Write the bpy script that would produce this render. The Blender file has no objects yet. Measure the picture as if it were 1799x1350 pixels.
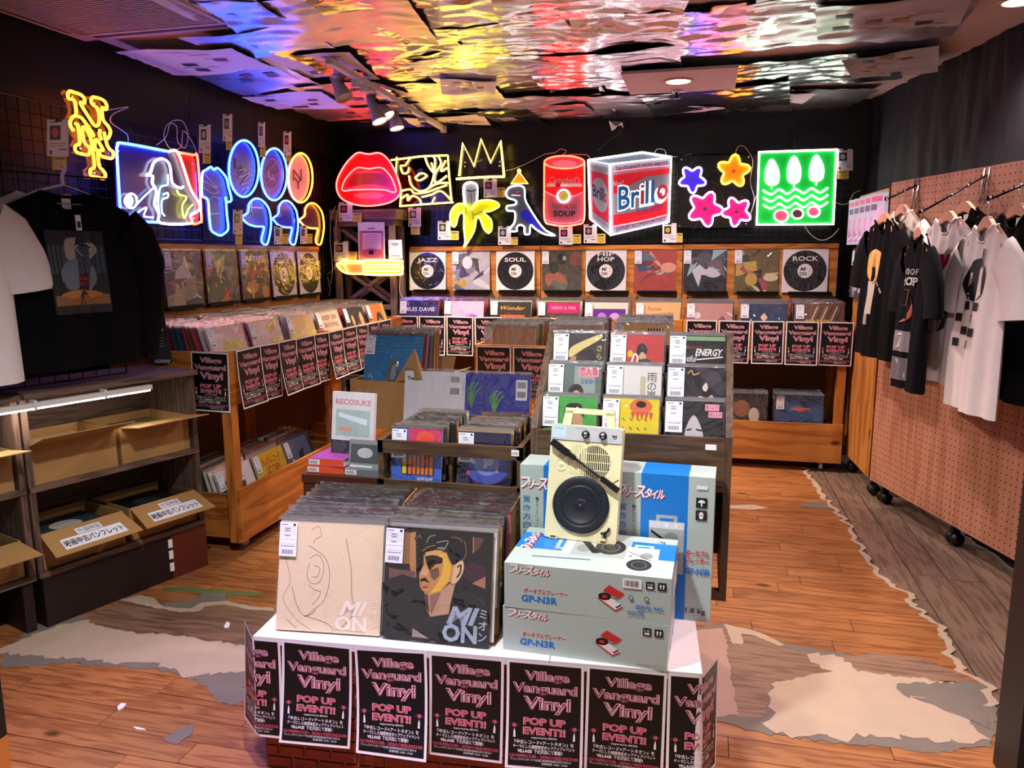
import bpy, math, random
from mathutils import Vector, Matrix
random.seed(11)
SC = bpy.context.scene
C = SC.collection
# ---------------------------------------------------------------- camera
FPX, IW, IH, CH = 1350.0, 1799, 1350, 1.5
_p, _y, _r = math.radians(9.5), math.radians(14.0), math.radians(-0.3)
FW = Vector((-math.sin(_y)*math.cos(_p), math.cos(_y)*math.cos(_p), -math.sin(_p)))
_rt = Vector((math.cos(_y), math.sin(_y), 0)); _up = _rt.cross(FW)
RT = _rt*math.cos(_r) + _up*math.sin(_r); UP = _up*math.cos(_r) - _rt*math.sin(_r)
EYE = Vector((0, 0, CH))
cd = bpy.data.cameras.new('camera'); cam = bpy.data.objects.new('camera', cd); C.objects.link(cam)
cd.sensor_width = 36.0; cd.lens = 36.0*FPX/IW; cd.clip_start = 0.02
m = Matrix((RT, UP, -FW)).transposed().to_4x4(); m.translation = EYE; cam.matrix_world = m
SC.camera = cam
# ---------------------------------------------------------------- world, exposure
w = bpy.data.worlds.new('world'); SC.world = w; w.use_nodes = True
w.node_tree.nodes['Background'].inputs[0].default_value = (1.0, 0.90, 0.94, 1)
w.node_tree.nodes['Background'].inputs[1].default_value = 0.42
SC.view_settings.view_transform = 'Standard'; SC.view_settings.look = 'None'
SC.view_settings.exposure = 0.0; SC.view_settings.gamma = 1.0; SC.view_settings.use_curve_mapping = False
SC.cycles.use_denoising = True; SC.cycles.max_bounces = 6; SC.cycles.diffuse_bounces = 2; SC.cycles.use_adaptive_sampling = True; SC.cycles.adaptive_threshold = 0.05
SC.cycles.glossy_bounces = 3; SC.cycles.transparent_max_bounces = 10; SC.cycles.transmission_bounces = 3
SC.cycles.caustics_reflective = False; SC.cycles.caustics_refractive = False; SC.cycles.sample_clamp_indirect = 4.0
# the shop's recessed ceiling lamps, plus a violet and a pink one added to tint the floor (the fixtures themselves are built with the ceiling): x, y, power, colour, spot angle
CEIL_Z = 2.58
DOWNLIGHTS = [(-0.19, 4.83, 42, (1, .76, .76), 160), (-0.75, 1.35, 52, (.97, .97, 1), 140), (1.29, 4.0, 30, (1, .82, .80), 130),
              (0.55, 2.1, 42, (1, .86, .87), 140), (-2.0, 1.5, 22, (1, .84, .80), 140), (-1.38, 1.25, 50, (.60, .34, 1), 66), (.42, 1.75, 14, (1, .42, .62), 70)]
for i, (x, y, pw, col, ang) in enumerate(DOWNLIGHTS):
    L = bpy.data.lights.new('downlight_lamp', 'SPOT'); L.energy = pw*4; L.color = col
    L.spot_size = math.radians(ang); L.spot_blend = 0.7; L.shadow_soft_size = 0.07
    o = bpy.data.objects.new('downlight_lamp', L); C.objects.link(o); o.location = (x, y, CEIL_Z-0.035 if i else 2.478)

# ---------------------------------------------------------------- pixel -> point on a plane of the room
def ray(x, y): return RT*((x-IW/2)/FPX) - UP*((y-IH/2)/FPX) + FW
def PZ(x, y, Z): d = ray(x, y); return EYE + d*((Z-CH)/d.z)
def PY(x, y, Y): d = ray(x, y); return EYE + d*(Y/d.y)
def PX(x, y, X): d = ray(x, y); return EYE + d*(X/d.x)
def PP(x, y, p, n): d = ray(x, y); return EYE + d*((Vector(p)-EYE).dot(n)/d.dot(n))

# ---------------------------------------------------------------- materials
ORD = 'first second third fourth fifth sixth seventh eighth ninth tenth eleventh twelfth thirteenth fourteenth fifteenth sixteenth seventeenth eighteenth nineteenth twentieth twenty-first twenty-second twenty-third twenty-fourth'.split()
def lin(h):
    h = h.lstrip('#'); v = [int(h[i:i+2], 16)/255 for i in (0, 2, 4)]
    return tuple(c/12.92 if c <= .04045 else ((c+.055)/1.055)**2.4 for c in v) + (1,)
_M = {}
def newmat(name):
    mt = bpy.data.materials.new(name); mt.use_nodes = True
    return mt, mt.node_tree.nodes, mt.node_tree.links, mt.node_tree.nodes['Principled BSDF']
def mat(name, col, rough=.6, metal=0.0, var=.12, scale=6.0, bump=0.0, bscale=60., objcol=False, spec=.4, coat=0., sheen=0., st=(1, 1, 1)):
    """plain painted / paper / plastic / metal surface: colour with a little noise, optional fine relief"""
    if name in _M: return _M[name]
    mt, N, L, B = newmat(name)
    tc = N.new('ShaderNodeTexCoord'); mp = N.new('ShaderNodeMapping'); mp.inputs['Scale'].default_value = st
    L.new(tc.outputs['Object'], mp.inputs[0])
    B.inputs['Roughness'].default_value = rough; B.inputs['Metallic'].default_value = metal
    B.inputs['Specular IOR Level'].default_value = spec; B.inputs['Coat Weight'].default_value = coat; B.inputs['Coat Roughness'].default_value = .12
    if sheen: B.inputs['Sheen Weight'].default_value = sheen
    n = N.new('ShaderNodeTexNoise'); n.inputs['Scale'].default_value = scale; n.inputs['Detail'].default_value = 4
    L.new(mp.outputs[0], n.inputs['Vector'])
    mr = N.new('ShaderNodeMapRange'); mr.inputs[3].default_value = 1-var; mr.inputs[4].default_value = 1+var
    L.new(n.outputs['Fac'], mr.inputs[0])
    mx = N.new('ShaderNodeMix'); mx.data_type = 'RGBA'; mx.blend_type = 'MULTIPLY'; mx.inputs[0].default_value = 1
    if objcol:
        oi = N.new('ShaderNodeObjectInfo'); L.new(oi.outputs['Color'], mx.inputs[6])
    else: mx.inputs[6].default_value = lin(col)
    L.new(mr.outputs[0], mx.inputs[7]); L.new(mx.outputs[2], B.inputs['Base Color'])
    if bump:
        n2 = N.new('ShaderNodeTexNoise'); n2.inputs['Scale'].default_value = bscale; n2.inputs['Detail'].default_value = 3
        L.new(mp.outputs[0], n2.inputs['Vector'])
        b = N.new('ShaderNodeBump'); b.inputs['Strength'].default_value = bump; b.inputs['Distance'].default_value = .004
        L.new(n2.outputs['Fac'], b.inputs['Height']); L.new(b.outputs[0], B.inputs['Normal'])
    _M[name] = mt; return mt
def ink(h, rough=.45):
    return mat('ink_'+h.lstrip('#')+('' if rough == .45 else '_%d' % (rough*100)), h, rough=rough, var=.06, scale=25)
def wood(name, c1, c2, along=0, rough=.5, scale=1.0, knots=True, objvar=.18):
    """grain stretched along one object axis, dark knots, a different cut for every object"""
    if name in _M: return _M[name]
    mt, N, L, B = newmat(name)
    tc = N.new('ShaderNodeTexCoord'); oi = N.new('ShaderNodeObjectInfo')
    ad = N.new('ShaderNodeVectorMath'); ad.operation = 'ADD'
    ml = N.new('ShaderNodeMath'); ml.operation = 'MULTIPLY'; ml.inputs[1].default_value = 37
    L.new(oi.outputs['Random'], ml.inputs[0]); L.new(tc.outputs['Object'], ad.inputs[0]); L.new(ml.outputs[0], ad.inputs[1])
    mp = N.new('ShaderNodeMapping'); s = [14*scale]*3; s[along] = 1.6*scale; mp.inputs['Scale'].default_value = s
    L.new(ad.outputs[0], mp.inputs[0])
    n0 = N.new('ShaderNodeTexNoise'); n0.inputs['Scale'].default_value = 1.1; n0.inputs['Detail'].default_value = 2
    L.new(mp.outputs[0], n0.inputs['Vector'])
    mul = N.new('ShaderNodeMath'); mul.operation = 'MULTIPLY'; mul.inputs[1].default_value = 26
    L.new(n0.outputs['Fac'], mul.inputs[0])
    sn = N.new('ShaderNodeMath'); sn.operation = 'SINE'; L.new(mul.outputs[0], sn.inputs[0])
    n1 = N.new('ShaderNodeTexNoise'); n1.inputs['Scale'].default_value = 6; n1.inputs['Detail'].default_value = 5
    L.new(mp.outputs[0], n1.inputs['Vector'])
    mr = N.new('ShaderNodeMapRange'); mr.inputs[1].default_value = -1; mr.inputs[2].default_value = 1; mr.inputs[3].default_value = .15; mr.inputs[4].default_value = .6
    L.new(sn.outputs[0], mr.inputs[0])
    av = N.new('ShaderNodeMath'); av.operation = 'MULTIPLY_ADD'; av.inputs[1].default_value = .55
    L.new(n1.outputs['Fac'], av.inputs[0]); L.new(mr.outputs[0], av.inputs[2])
    rp = N.new('ShaderNodeValToRGB'); rp.color_ramp.elements[0].color = lin(c2); rp.color_ramp.elements[1].color = lin(c1)
    rp.color_ramp.elements[0].position = .25; rp.color_ramp.elements[1].position = .75
    L.new(av.outputs[0], rp.inputs[0])
    hv = N.new('ShaderNodeMapRange'); hv.inputs[3].default_value = 1-objvar; hv.inputs[4].default_value = 1+objvar
    L.new(oi.outputs['Random'], hv.inputs[0])
    mx = N.new('ShaderNodeMix'); mx.data_type = 'RGBA'; mx.blend_type = 'MULTIPLY'; mx.inputs[0].default_value = 1
    L.new(rp.outputs[0], mx.inputs[6]); L.new(hv.outputs[0], mx.inputs[7])
    out = mx.outputs[2]
    if knots:
        vm = N.new('ShaderNodeMapping'); s2 = [5.]*3; s2[along] = 2.6; vm.inputs['Scale'].default_value = s2
        L.new(ad.outputs[0], vm.inputs[0])
        v = N.new('ShaderNodeTexVoronoi'); v.inputs['Scale'].default_value = 1; L.new(vm.outputs[0], v.inputs['Vector'])
        km = N.new('ShaderNodeMapRange'); km.inputs[1].default_value = .05; km.inputs[2].default_value = .11; km.inputs[3].default_value = .22; km.inputs[4].default_value = 1
        L.new(v.outputs['Distance'], km.inputs[0])
        m2 = N.new('ShaderNodeMix'); m2.data_type = 'RGBA'; m2.blend_type = 'MULTIPLY'; m2.inputs[0].default_value = 1
        L.new(out, m2.inputs[6]); L.new(km.outputs[0], m2.inputs[7]); out = m2.outputs[2]
    L.new(out, B.inputs['Base Color']); B.inputs['Roughness'].default_value = rough; B.inputs['Specular IOR Level'].default_value = .35
    b = N.new('ShaderNodeBump'); b.inputs['Strength'].default_value = .25; b.inputs['Distance'].default_value = .002
    L.new(av.outputs[0], b.inputs['Height']); L.new(b.outputs[0], B.inputs['Normal'])
    _M[name] = mt; return mt
def lit(name, col, st):
    """acrylic sign print with emission added to imitate tube light glowing in it"""
    mt = mat(name, col, .25, var=.05, scale=8, coat=.3)
    B = mt.node_tree.nodes['Principled BSDF']; B.inputs['Emission Color'].default_value = lin(col); B.inputs['Emission Strength'].default_value = st; return mt
def neon(name, col, st):
    if name in _M: return _M[name]
    mt, N, L, B = newmat(name)
    B.inputs['Base Color'].default_value = (.8, .8, .8, 1); B.inputs['Emission Color'].default_value = lin(col); B.inputs['Emission Strength'].default_value = st
    _M[name] = mt; return mt
def film(name, tint='ffffff', gloss=.16, bump=.5, bscale=22., rough=.08, st=(1, 1, 1)):
    """thin clear plastic: mostly see-through, with wrinkled glossy reflections"""
    if name in _M: return _M[name]
    mt, N, L, B = newmat(name); N.remove(B); out = N['Material Output']
    tr = N.new('ShaderNodeBsdfTransparent'); tr.inputs[0].default_value = lin(tint)
    gl = N.new('ShaderNodeBsdfGlossy'); gl.inputs['Roughness'].default_value = rough
    fr = N.new('ShaderNodeLayerWeight'); fr.inputs['Blend'].default_value = .25
    sc = N.new('ShaderNodeMath'); sc.operation = 'MULTIPLY_ADD'; sc.inputs[1].default_value = .5; sc.inputs[2].default_value = gloss; sc.use_clamp = True
    p4 = N.new('ShaderNodeMath'); p4.operation = 'POWER'; p4.inputs[1].default_value = 3; L.new(fr.outputs['Facing'], p4.inputs[0])
    tc = N.new('ShaderNodeTexCoord'); mp = N.new('ShaderNodeMapping'); mp.inputs['Scale'].default_value = st
    oi = N.new('ShaderNodeObjectInfo'); ad = N.new('ShaderNodeVectorMath'); ad.operation = 'ADD'
    ml = N.new('ShaderNodeMath'); ml.operation = 'MULTIPLY'; ml.inputs[1].default_value = 53
    L.new(oi.outputs['Random'], ml.inputs[0]); L.new(tc.outputs['Object'], ad.inputs[0]); L.new(ml.outputs[0], ad.inputs[1]); L.new(ad.outputs[0], mp.inputs[0])
    n = N.new('ShaderNodeTexNoise'); n.inputs['Scale'].default_value = bscale; n.inputs['Detail'].default_value = 2; n.inputs['Distortion'].default_value = 1.2
    L.new(mp.outputs[0], n.inputs['Vector'])
    b = N.new('ShaderNodeBump'); b.inputs['Strength'].default_value = bump; b.inputs['Distance'].default_value = .02
    L.new(n.outputs['Fac'], b.inputs['Height']); L.new(b.outputs[0], gl.inputs['Normal']); L.new(b.outputs[0], fr.inputs['Normal'])
    L.new(p4.outputs[0], sc.inputs[0])
    mx = N.new('ShaderNodeMixShader'); L.new(sc.outputs[0], mx.inputs[0]); L.new(tr.outputs[0], mx.inputs[1]); L.new(gl.outputs[0], mx.inputs[2])
    L.new(mx.outputs[0], out.inputs['Surface'])
    _M[name] = mt; return mt

# ---------------------------------------------------------------- mesh building
def catmull(pts, n=6, closed=False):
    P = [Vector(p) for p in pts]; k = len(P)
    if k < 3: return P
    out = []
    rng = range(k) if closed else range(k-1)
    for i in rng:
        if closed: a, b, c, d = P[(i-1) % k], P[i], P[(i+1) % k], P[(i+2) % k]
        else: a, b, c, d = P[max(i-1, 0)], P[i], P[i+1], P[min(i+2, k-1)]
        for j in range(n):
            t = j/n
            out.append(.5*((2*b)+(c-a)*t+(2*a-5*b+4*c-d)*t*t+(3*b-a-3*c+d)*t*t*t))
    if not closed: out.append(P[-1])
    return out
def cat2(pts, n=5, closed=True): return [(p.x, p.y) for p in catmull([(x, y, 0) for x, y in pts], n, closed)]
_T = {}
def glyphs(s, off=0.0, shear=0.0):
    """flat outline of a line of writing: vertices (em units, baseline origin) and faces"""
    k = (s, off, shear)
    if k not in _T:
        cu = bpy.data.curves.new('t', 'FONT'); cu.body = s; cu.size = 1; cu.offset = off; cu.shear = shear; cu.resolution_u = 2; cu.fill_mode = 'FRONT'
        ob = bpy.data.objects.new('t', cu)
        me = bpy.data.meshes.new_from_object(ob)
        _T[k] = ([(v.co.x, v.co.y) for v in me.vertices], [tuple(p.vertices) for p in me.polygons])
        bpy.data.objects.remove(ob); bpy.data.curves.remove(cu); bpy.data.meshes.remove(me)
    return _T[k]
class MB:
    def __init__(s): s.v = []; s.f = []; s.mi = []; s.sm = []; s.mats = []
    def add(s, vs, fs, mt, smooth=False):
        if mt not in s.mats: s.mats.append(mt)
        i = s.mats.index(mt); b = len(s.v)
        s.v += [tuple(v) for v in vs]
        for f in fs: s.f.append(tuple(b+k for k in f)); s.mi.append(i); s.sm.append(smooth)
        return s
    def box(s, a, b, mt, M=None):
        (x0, y0, z0), (x1, y1, z1) = a, b
        V = [(x0, y0, z0), (x1, y0, z0), (x1, y1, z0), (x0, y1, z0), (x0, y0, z1), (x1, y0, z1), (x1, y1, z1), (x0, y1, z1)]
        if M is not None: V = [M @ Vector(v) for v in V]
        return s.add(V, [(0, 3, 2, 1), (4, 5, 6, 7), (0, 1, 5, 4), (1, 2, 6, 5), (2, 3, 7, 6), (3, 0, 4, 7)], mt)
    def bar(s, p, q, w, h, mt, up=(0, 0, 1)):
        p, q = Vector(p), Vector(q); d = (q-p).normalized(); u = Vector(up)
        r = d.cross(u); r = r.normalized() if r.length > 1e-6 else Vector((1, 0, 0)); u = r.cross(d)
        V = [c + r*(a*w/2) + u*(b*h/2) for c in (p, q) for a, b in ((-1, -1), (1, -1), (1, 1), (-1, 1))]
        return s.add(V, [(0, 1, 2, 3), (7, 6, 5, 4), (0, 4, 5, 1), (1, 5, 6, 2), (2, 6, 7, 3), (3, 7, 4, 0)], mt)
    def tube(s, pts, r, mt, n=8, closed=False, sm=0):
        P = [Vector(p) for p in pts]
        if sm: P = catmull(P, sm, closed)
        P = [p for i, p in enumerate(P) if i == 0 or (p-P[i-1]).length > 1e-5]
        k = len(P); V = []; F = []; u = None
        for i in range(k):
            t = (P[(i+1) % k]-P[i-1]) if closed else (P[min(i+1, k-1)]-P[max(i-1, 0)])
            if t.length < 1e-7: t = Vector((0, 0, 1))
            t.normalize()
            if u is None: u = t.orthogonal().normalized()
            u = u - t*u.dot(t); u = u.normalized() if u.length > 1e-6 else t.orthogonal().normalized()
            w_ = t.cross(u); rr = r[i] if isinstance(r, (list, tuple)) else r
            V += [P[i] + (u*math.cos(a)+w_*math.sin(a))*rr for a in [2*math.pi*j/n for j in range(n)]]
        for i in range(k if closed else k-1):
            for j in range(n):
                a, b = i*n+j, i*n+(j+1) % n; c, d = ((i+1) % k)*n+(j+1) % n, ((i+1) % k)*n+j
                F.append((a, b, c, d))
        if not closed: F += [tuple(range(n-1, -1, -1)), tuple((k-1)*n+j for j in range(n))]
        return s.add(V, F, mt, True)
    def lathe(s, prof, mt, c=(0, 0, 0), n=24, M=None, smooth=True):
        V = []; F = []; k = len(prof)
        for j in range(n):
            a = 2*math.pi*j/n
            for r, z in prof:
                v = Vector((r*math.cos(a), r*math.sin(a), z))
                V.append((M @ v if M is not None else v)+Vector(c))
        for j in range(n):
            for i in range(k-1): F.append((j*k+i, ((j+1) % n)*k+i, ((j+1) % n)*k+i+1, j*k+i+1))
        return s.add(V, F, mt, smooth)
    def slab(s, pts, n, t, mt):
        """outline pts (3-D), thickened by t along -n"""
        n = Vector(n); P = [Vector(p) for p in pts]; k = len(P)
        V = P + [p-n*t for p in P]
        F = [tuple(range(k)), tuple(range(2*k-1, k-1, -1))] + [(i, i+k, (i+1) % k+k, (i+1) % k) for i in range(k)]
        return s.add(V, F, mt)
    def grid(s, fn, nu, nv, mt, smooth=True):
        V = [fn(i/nu, j/nv) for j in range(nv+1) for i in range(nu+1)]
        F = [(j*(nu+1)+i, j*(nu+1)+i+1, (j+1)*(nu+1)+i+1, (j+1)*(nu+1)+i) for j in range(nv) for i in range(nu)]
        return s.add(V, F, mt, smooth)
    def draw(s, shapes, fn, k0=1, rough=.45, M=None):
        """flat print: each shape lies a hair above the one before; fn(x, y, layer) -> point"""
        k = k0
        for sh in shapes:
            t, col = sh[0], sh[1]; mt = col if not isinstance(col, str) else ink(col, rough)
            if t == 'r': pts = [(sh[2], sh[3]), (sh[4], sh[3]), (sh[4], sh[5]), (sh[2], sh[5])]
            elif t == 'c': pts = [(sh[2]+sh[4]*math.cos(a), sh[3]+sh[5]*math.sin(a)) for a in [2*math.pi*j/28 for j in range(28)]]
            elif t == 'p': pts = sh[2]
            elif t == 's': pts = cat2(sh[2])
            elif t in ('l', 'L'):
                q = sh[2] if t == 'L' else cat2(sh[2], 6, False); hw = sh[3]/2; Lp = []; Rp = []
                for i in range(len(q)):
                    a, b = q[max(i-1, 0)], q[min(i+1, len(q)-1)]; dx, dy = b[0]-a[0], b[1]-a[1]; d = math.hypot(dx, dy) or 1
                    Lp.append((q[i][0]-dy/d*hw, q[i][1]+dx/d*hw)); Rp.append((q[i][0]+dy/d*hw, q[i][1]-dx/d*hw))
                n = len(q)
                s.add([fn(x, y, k) for x, y in Lp+Rp], [(i, n+i, n+i+1, i+1) for i in range(n-1)], mt); k += 1; continue
            elif t == 't':      # ('t', col, text, cx, cy(baseline), cap height, {w, off, shear, rot, al})
                o = sh[6] if len(sh) > 6 else {}
                V, F = glyphs(sh[2], o.get('off', 0), o.get('shear', 0))
                if V:
                    x0, x1 = min(v[0] for v in V), max(v[0] for v in V); sy = sh[5]/.73
                    sx = o['w']/(x1-x0) if 'w' in o else abs(sy)
                    al = o.get('al', .5); ca, sa = math.cos(o.get('rot', 0)), math.sin(o.get('rot', 0)); Q = []
                    for vx, vy in V:
                        a, b = (vx-x0-(x1-x0)*al)*sx, vy*sy
                        if o.get('flip'): b = -b
                        Q.append(fn(sh[3]+a*ca-b*sa, sh[4]+a*sa+b*ca, k))
                    s.add(Q, F, mt)
                k += 1; continue
            s.add([fn(x, y, k) for x, y in pts], [tuple(range(len(pts)))], mt); k += 1
        return s
    def mesh(s, name):
        me = bpy.data.meshes.new(name); me.from_pydata(s.v, [], s.f)
        for mt in s.mats: me.materials.append(mt)
        me.polygons.foreach_set('material_index', s.mi); me.polygons.foreach_set('use_smooth', s.sm); me.update(); return me
    def build(s, name, parent=None, loc=None, rot=None): return place(s.mesh(name), name, parent, loc, rot)
    def world(s, name, parent):
        """vertices given in world coordinates, parent unrotated"""
        o = parent.location; s.v = [(v[0]-o.x, v[1]-o.y, v[2]-o.z) for v in s.v]; return s.build(name, parent)
def draw_parts(art, fn, parent, names):
    """print split into its lettering and its pictures, layered in the given order"""
    g = {'t': MB(), 'x': MB()}
    for k, sh in enumerate(art): g['t' if sh[0] == 't' else 'x'].draw([sh], fn, k+1)
    for key, n in zip('tx', names):
        if g[key].f: g[key].build(n, parent)
def place(me, name, parent=None, loc=None, rot=None):
    ob = bpy.data.objects.new(name, me); C.objects.link(ob)
    if parent is not None: ob.parent = parent
    if loc is not None: ob.location = loc
    if rot is not None: ob.rotation_euler = rot
    return ob
def tag(o, label, cat, group=None, kind=None):
    o['label'] = label; o['category'] = cat
    if group: o['group'] = group
    if kind: o['kind'] = kind
    return o
def thing(name, label, cat, loc=(0, 0, 0), rz=0.0, group=None):
    o = bpy.data.objects.new(name, None); C.objects.link(o); o.location = loc; o.rotation_euler = (0, 0, rz); o.empty_display_size = .05
    return tag(o, label, cat, group)
def struct(o, label=None):
    o['kind'] = 'structure'
    if label: o['label'] = label
    return o
def copy_tree(o, parent=None):
    c = o.copy(); C.objects.link(c); c.parent = parent
    for ch in list(o.children): copy_tree(ch, c)
    return c
from mathutils import noise as NZ
# ================================================================ the room
PINE = [wood('pine_%d' % a, 'c27a34', '7d3f12', a, .42) for a in range(3)]
PLY = [wood('ply_%d' % a, 'c4803c', '8e4f1c', a, .5, .55) for a in range(3)]
DARKW = [wood('dark_wood_%d' % a, '5d4630', '33241a', a, .6, 1.3, False) for a in range(3)]
DRIFT = [wood('drift_wood_%d' % a, '6b5344', '3a2a22', a, .75, 1.6, False) for a in range(3)]
ORANGE = wood('orange_floor', 'a2693c', '753f1f', 0, .36, 1.5, True, .14)
BROWNF = wood('brown_floor', '7c6454', '55433a', 1, .45, 1.4, False, .14)
WORNF = wood('worn_floor', '83644f', '5a4033', 0, .5, 1.4, False)
BEIGE = mat('bare_screed', 'b39d86', .8, var=.12, scale=9, bump=.25, bscale=40)
GREYAD = mat('grey_adhesive', '74695f', .85, var=.15, scale=14, bump=.4, bscale=60)
WHITE = mat('white_paint', 'e8e4e2', .5, var=.05)
PAPER = mat('paper', 'f0ebea', .6, var=.03)
BLACK = mat('black_panel', '040305', .5, var=.3, scale=3, spec=.2)
BLKMET = mat('black_metal', '121114', .4, .6, var=.1)
CHROME = mat('chrome', 'c9c9cc', .2, 1., var=.05)
GREYPL = mat('white_plastic', 'd9d4d0', .45, var=.04)
CASTER = mat('caster_black', '0b0a0b', .4, var=.1)
# floor -------------------------------------------------------------
fl = struct(MB().box((-3.2, -1.5, -.06), (2.4, 6.3, -.008), mat('subfloor', '1d1612', .9)).build('floor'), 'worn wooden plank floor with torn bare patches')
def c7(x, y): return (1240+x/2.3685, 780+y/2.3685)
def c8(x, y): return (x/3, 900+y/3)
bnd = [PZ(*c7(x, y), 0) for x, y in [(415, 100), (440, 150), (500, 230), (545, 280), (590, 330), (640, 420), (690, 510), (760, 580), (850, 625), (870, 680), (960, 745), (1000, 800), (1040, 920), (1165, 1000), (1215, 1100)]]
bnd = sorted([(p.y, p.x) for p in bnd])
def bx(y):
    if y <= bnd[0][0]: return bnd[0][1]+.03*math.sin(y*9)
    if y >= bnd[-1][0]: return bnd[-1][1]
    for (a, xa), (b, xb) in zip(bnd, bnd[1:]):
        if a <= y <= b: return xa+(xb-xa)*(y-a)/(b-a)+.014*math.sin(y*43)+.009*math.sin(y*97)
row = .104; yy = .95; k = 0
while yy < 6.12:
    x = -3.1-random.random()*.9
    while x < 1.4:
        x1 = x+.9; a, b = yy+.0016, yy+row-.0016; xa, xb = min(x1, bx(a)), min(x1, bx(b)); xs = max(x, -3.05)+.0012
        if min(xa, xb) > xs+.03:
            dz = random.uniform(-.0012, .0)
            mb = MB(); V = [(xs, a, dz), (xa-.0012, a, dz), (xb-.0012, b, dz), (xs, b, dz)]
            mb.add(V+[(p[0], p[1], -.008) for p in V], [(0, 1, 2, 3), (0, 4, 5, 1), (1, 5, 6, 2), (2, 6, 7, 3), (3, 7, 4, 0)], ORANGE)
            mb.build('plank', fl)
        x = x1
    yy += row
x = .25
while x < 2.3:                      # the darker boards on the far side of the tear run towards the back wall
    y = .3-random.random()
    while y < 6.1:
        y0, y1 = max(y, -1), min(y+1.0, 6.1)
        if y1 > y0+.05 and max(bx(q) for q in (y0, (y0+y1)/2, y1)) < x+1.3 and x+.15 > min(bx(y0), bx(y1), bx((y0+y1)/2))-.05:
            MB().box((x+.0025, y0+.002, -.0075), (x+.1475, y1-.002, -.004+random.uniform(-.0008, 0)), BROWNF).build('plank', fl)
        y += 1.0
    x += .15
def patch(name, pts, z, mt, rough=.012, cf=c8):
    P = [PZ(*cf(a, b), 0) for a, b in pts]; out = []; n = len(P)
    for i in range(n):              # break the outline into a ragged torn edge
        a, b = P[i], P[(i+1) % n]; s = max(1, int((b-a).length/.02))
        for j in range(s):
            q = a.lerp(b, j/s); out.append((q.x+random.uniform(-rough, rough), q.y+random.uniform(-rough, rough), z))
    return MB().slab(out, (0, 0, 1), z+.001, mt).build(name, fl)
patch('adhesive_patch', [(0, 740), (240, 560), (460, 540), (1290, 670), (1290, 850), (1300, 960), (1270, 1015), (1140, 1010), (1110, 930), (990, 880), (930, 850), (780, 825), (400, 800), (0, 815)], .0008, GREYAD)
patch('worn_patch', [(430, 570), (620, 480), (840, 470), (1450, 520), (1450, 700), (1000, 690), (700, 640), (520, 620)], .0014, WORNF, .006)
patch('bare_patch', [(60, 700), (300, 600), (450, 572), (545, 612), (700, 640), (930, 655), (1170, 690), (1300, 705), (1300, 845), (1090, 858), (970, 868), (930, 830), (800, 800), (640, 800), (500, 780), (240, 768), (0, 745), (0, 720)], .002, BEIGE)
patch('bare_patch', [(640, 465), (740, 440), (810, 455), (860, 500), (1010, 510), (1060, 480), (1200, 470), (1320, 500), (1450, 510), (1450, 525), (1340, 520), (1180, 490), (1080, 500), (1050, 525), (960, 530), (830, 510), (700, 480)], .0026, BEIGE, .005)
patch('adhesive_patch', [(860, 490), (950, 475), (1050, 450), (1060, 430), (1190, 430), (1195, 468), (1060, 478), (1000, 510), (870, 502)], .003, GREYAD, .005)
patch('adhesive_patch', [(860, 1200), (940, 1140), (1025, 1120), (1000, 1180), (930, 1230)], .0012, GREYAD, .005)
patch('tape_strip', [(860, 398), (980, 398), (1380, 428), (1385, 445), (1200, 440), (960, 420), (860, 412)], .0012, mat('green_tape', '5d6a3c', .6), .004)
for pp in ([(620, 1030), (640, 1010), (668, 1012), (655, 1030), (625, 1050)], [(700, 1135), (760, 1145), (770, 1152), (720, 1148)], [(1180, 605), (1195, 580), (1212, 590), (1205, 612), (1185, 615)]):
    patch('paint_chip', pp, .003, WHITE, .001)
patch('adhesive_patch', [(-60, 770), (75, 745), (150, 785), (300, 825), (480, 855), (620, 880), (760, 880), (950, 910), (1095, 990), (1165, 1010), (1215, 1110), (1200, 1200), (1195, 1265), (960, 1285), (700, 1260), (560, 1245), (240, 1210), (30, 1150), (-40, 1130), (-40, 1000)], .0008, GREYAD, .01, c7)
patch('worn_patch', [(75, 760), (200, 790), (400, 870), (600, 890), (780, 880), (960, 915), (1100, 990), (1000, 1000), (640, 950), (420, 970), (280, 1000), (240, 1140), (130, 1140)], .0014, WORNF, .006, c7)
patch('pink_board', [(-60, 780), (75, 770), (130, 1130), (10, 1140), (-60, 1120)], .0018, mat('faded_board', 'a58472', .5, var=.2, scale=5), .006, c7)
patch('bare_patch', [(290, 990), (420, 970), (520, 955), (470, 925), (420, 905), (430, 875), (520, 880), (590, 905), (600, 930), (640, 950), (1000, 992), (1060, 998), (850, 1000), (800, 1006), (830, 1055), (900, 1065), (1000, 1115), (1080, 1150), (1190, 1230), (1120, 1240), (1000, 1240), (980, 1246), (850, 1225), (640, 1215), (590, 1240), (500, 1210), (360, 1225), (250, 1190), (240, 1160), (275, 1130), (270, 1060)], .0022, BEIGE, .014, c7)
patch('bare_patch', [(75, 752), (150, 768), (230, 790), (330, 840), (300, 845), (200, 800), (150, 795), (155, 840), (110, 835)], .0026, BEIGE, .004, c7)
patch('adhesive_patch', [(850, 1055), (1000, 1065), (1100, 1110), (1160, 1125), (1180, 1190), (1120, 1160), (1000, 1112)], .0028, GREYAD, .006, c7)
patch('torn_edge', [(400, 245), (500, 245), (540, 275), (480, 268), (400, 262)], .0016, GREYAD, .004, c7)
patch('bare_patch', [(60, 258), (200, 255), (260, 268), (200, 275), (60, 268)], .0016, BEIGE, .004, c7)
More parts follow.
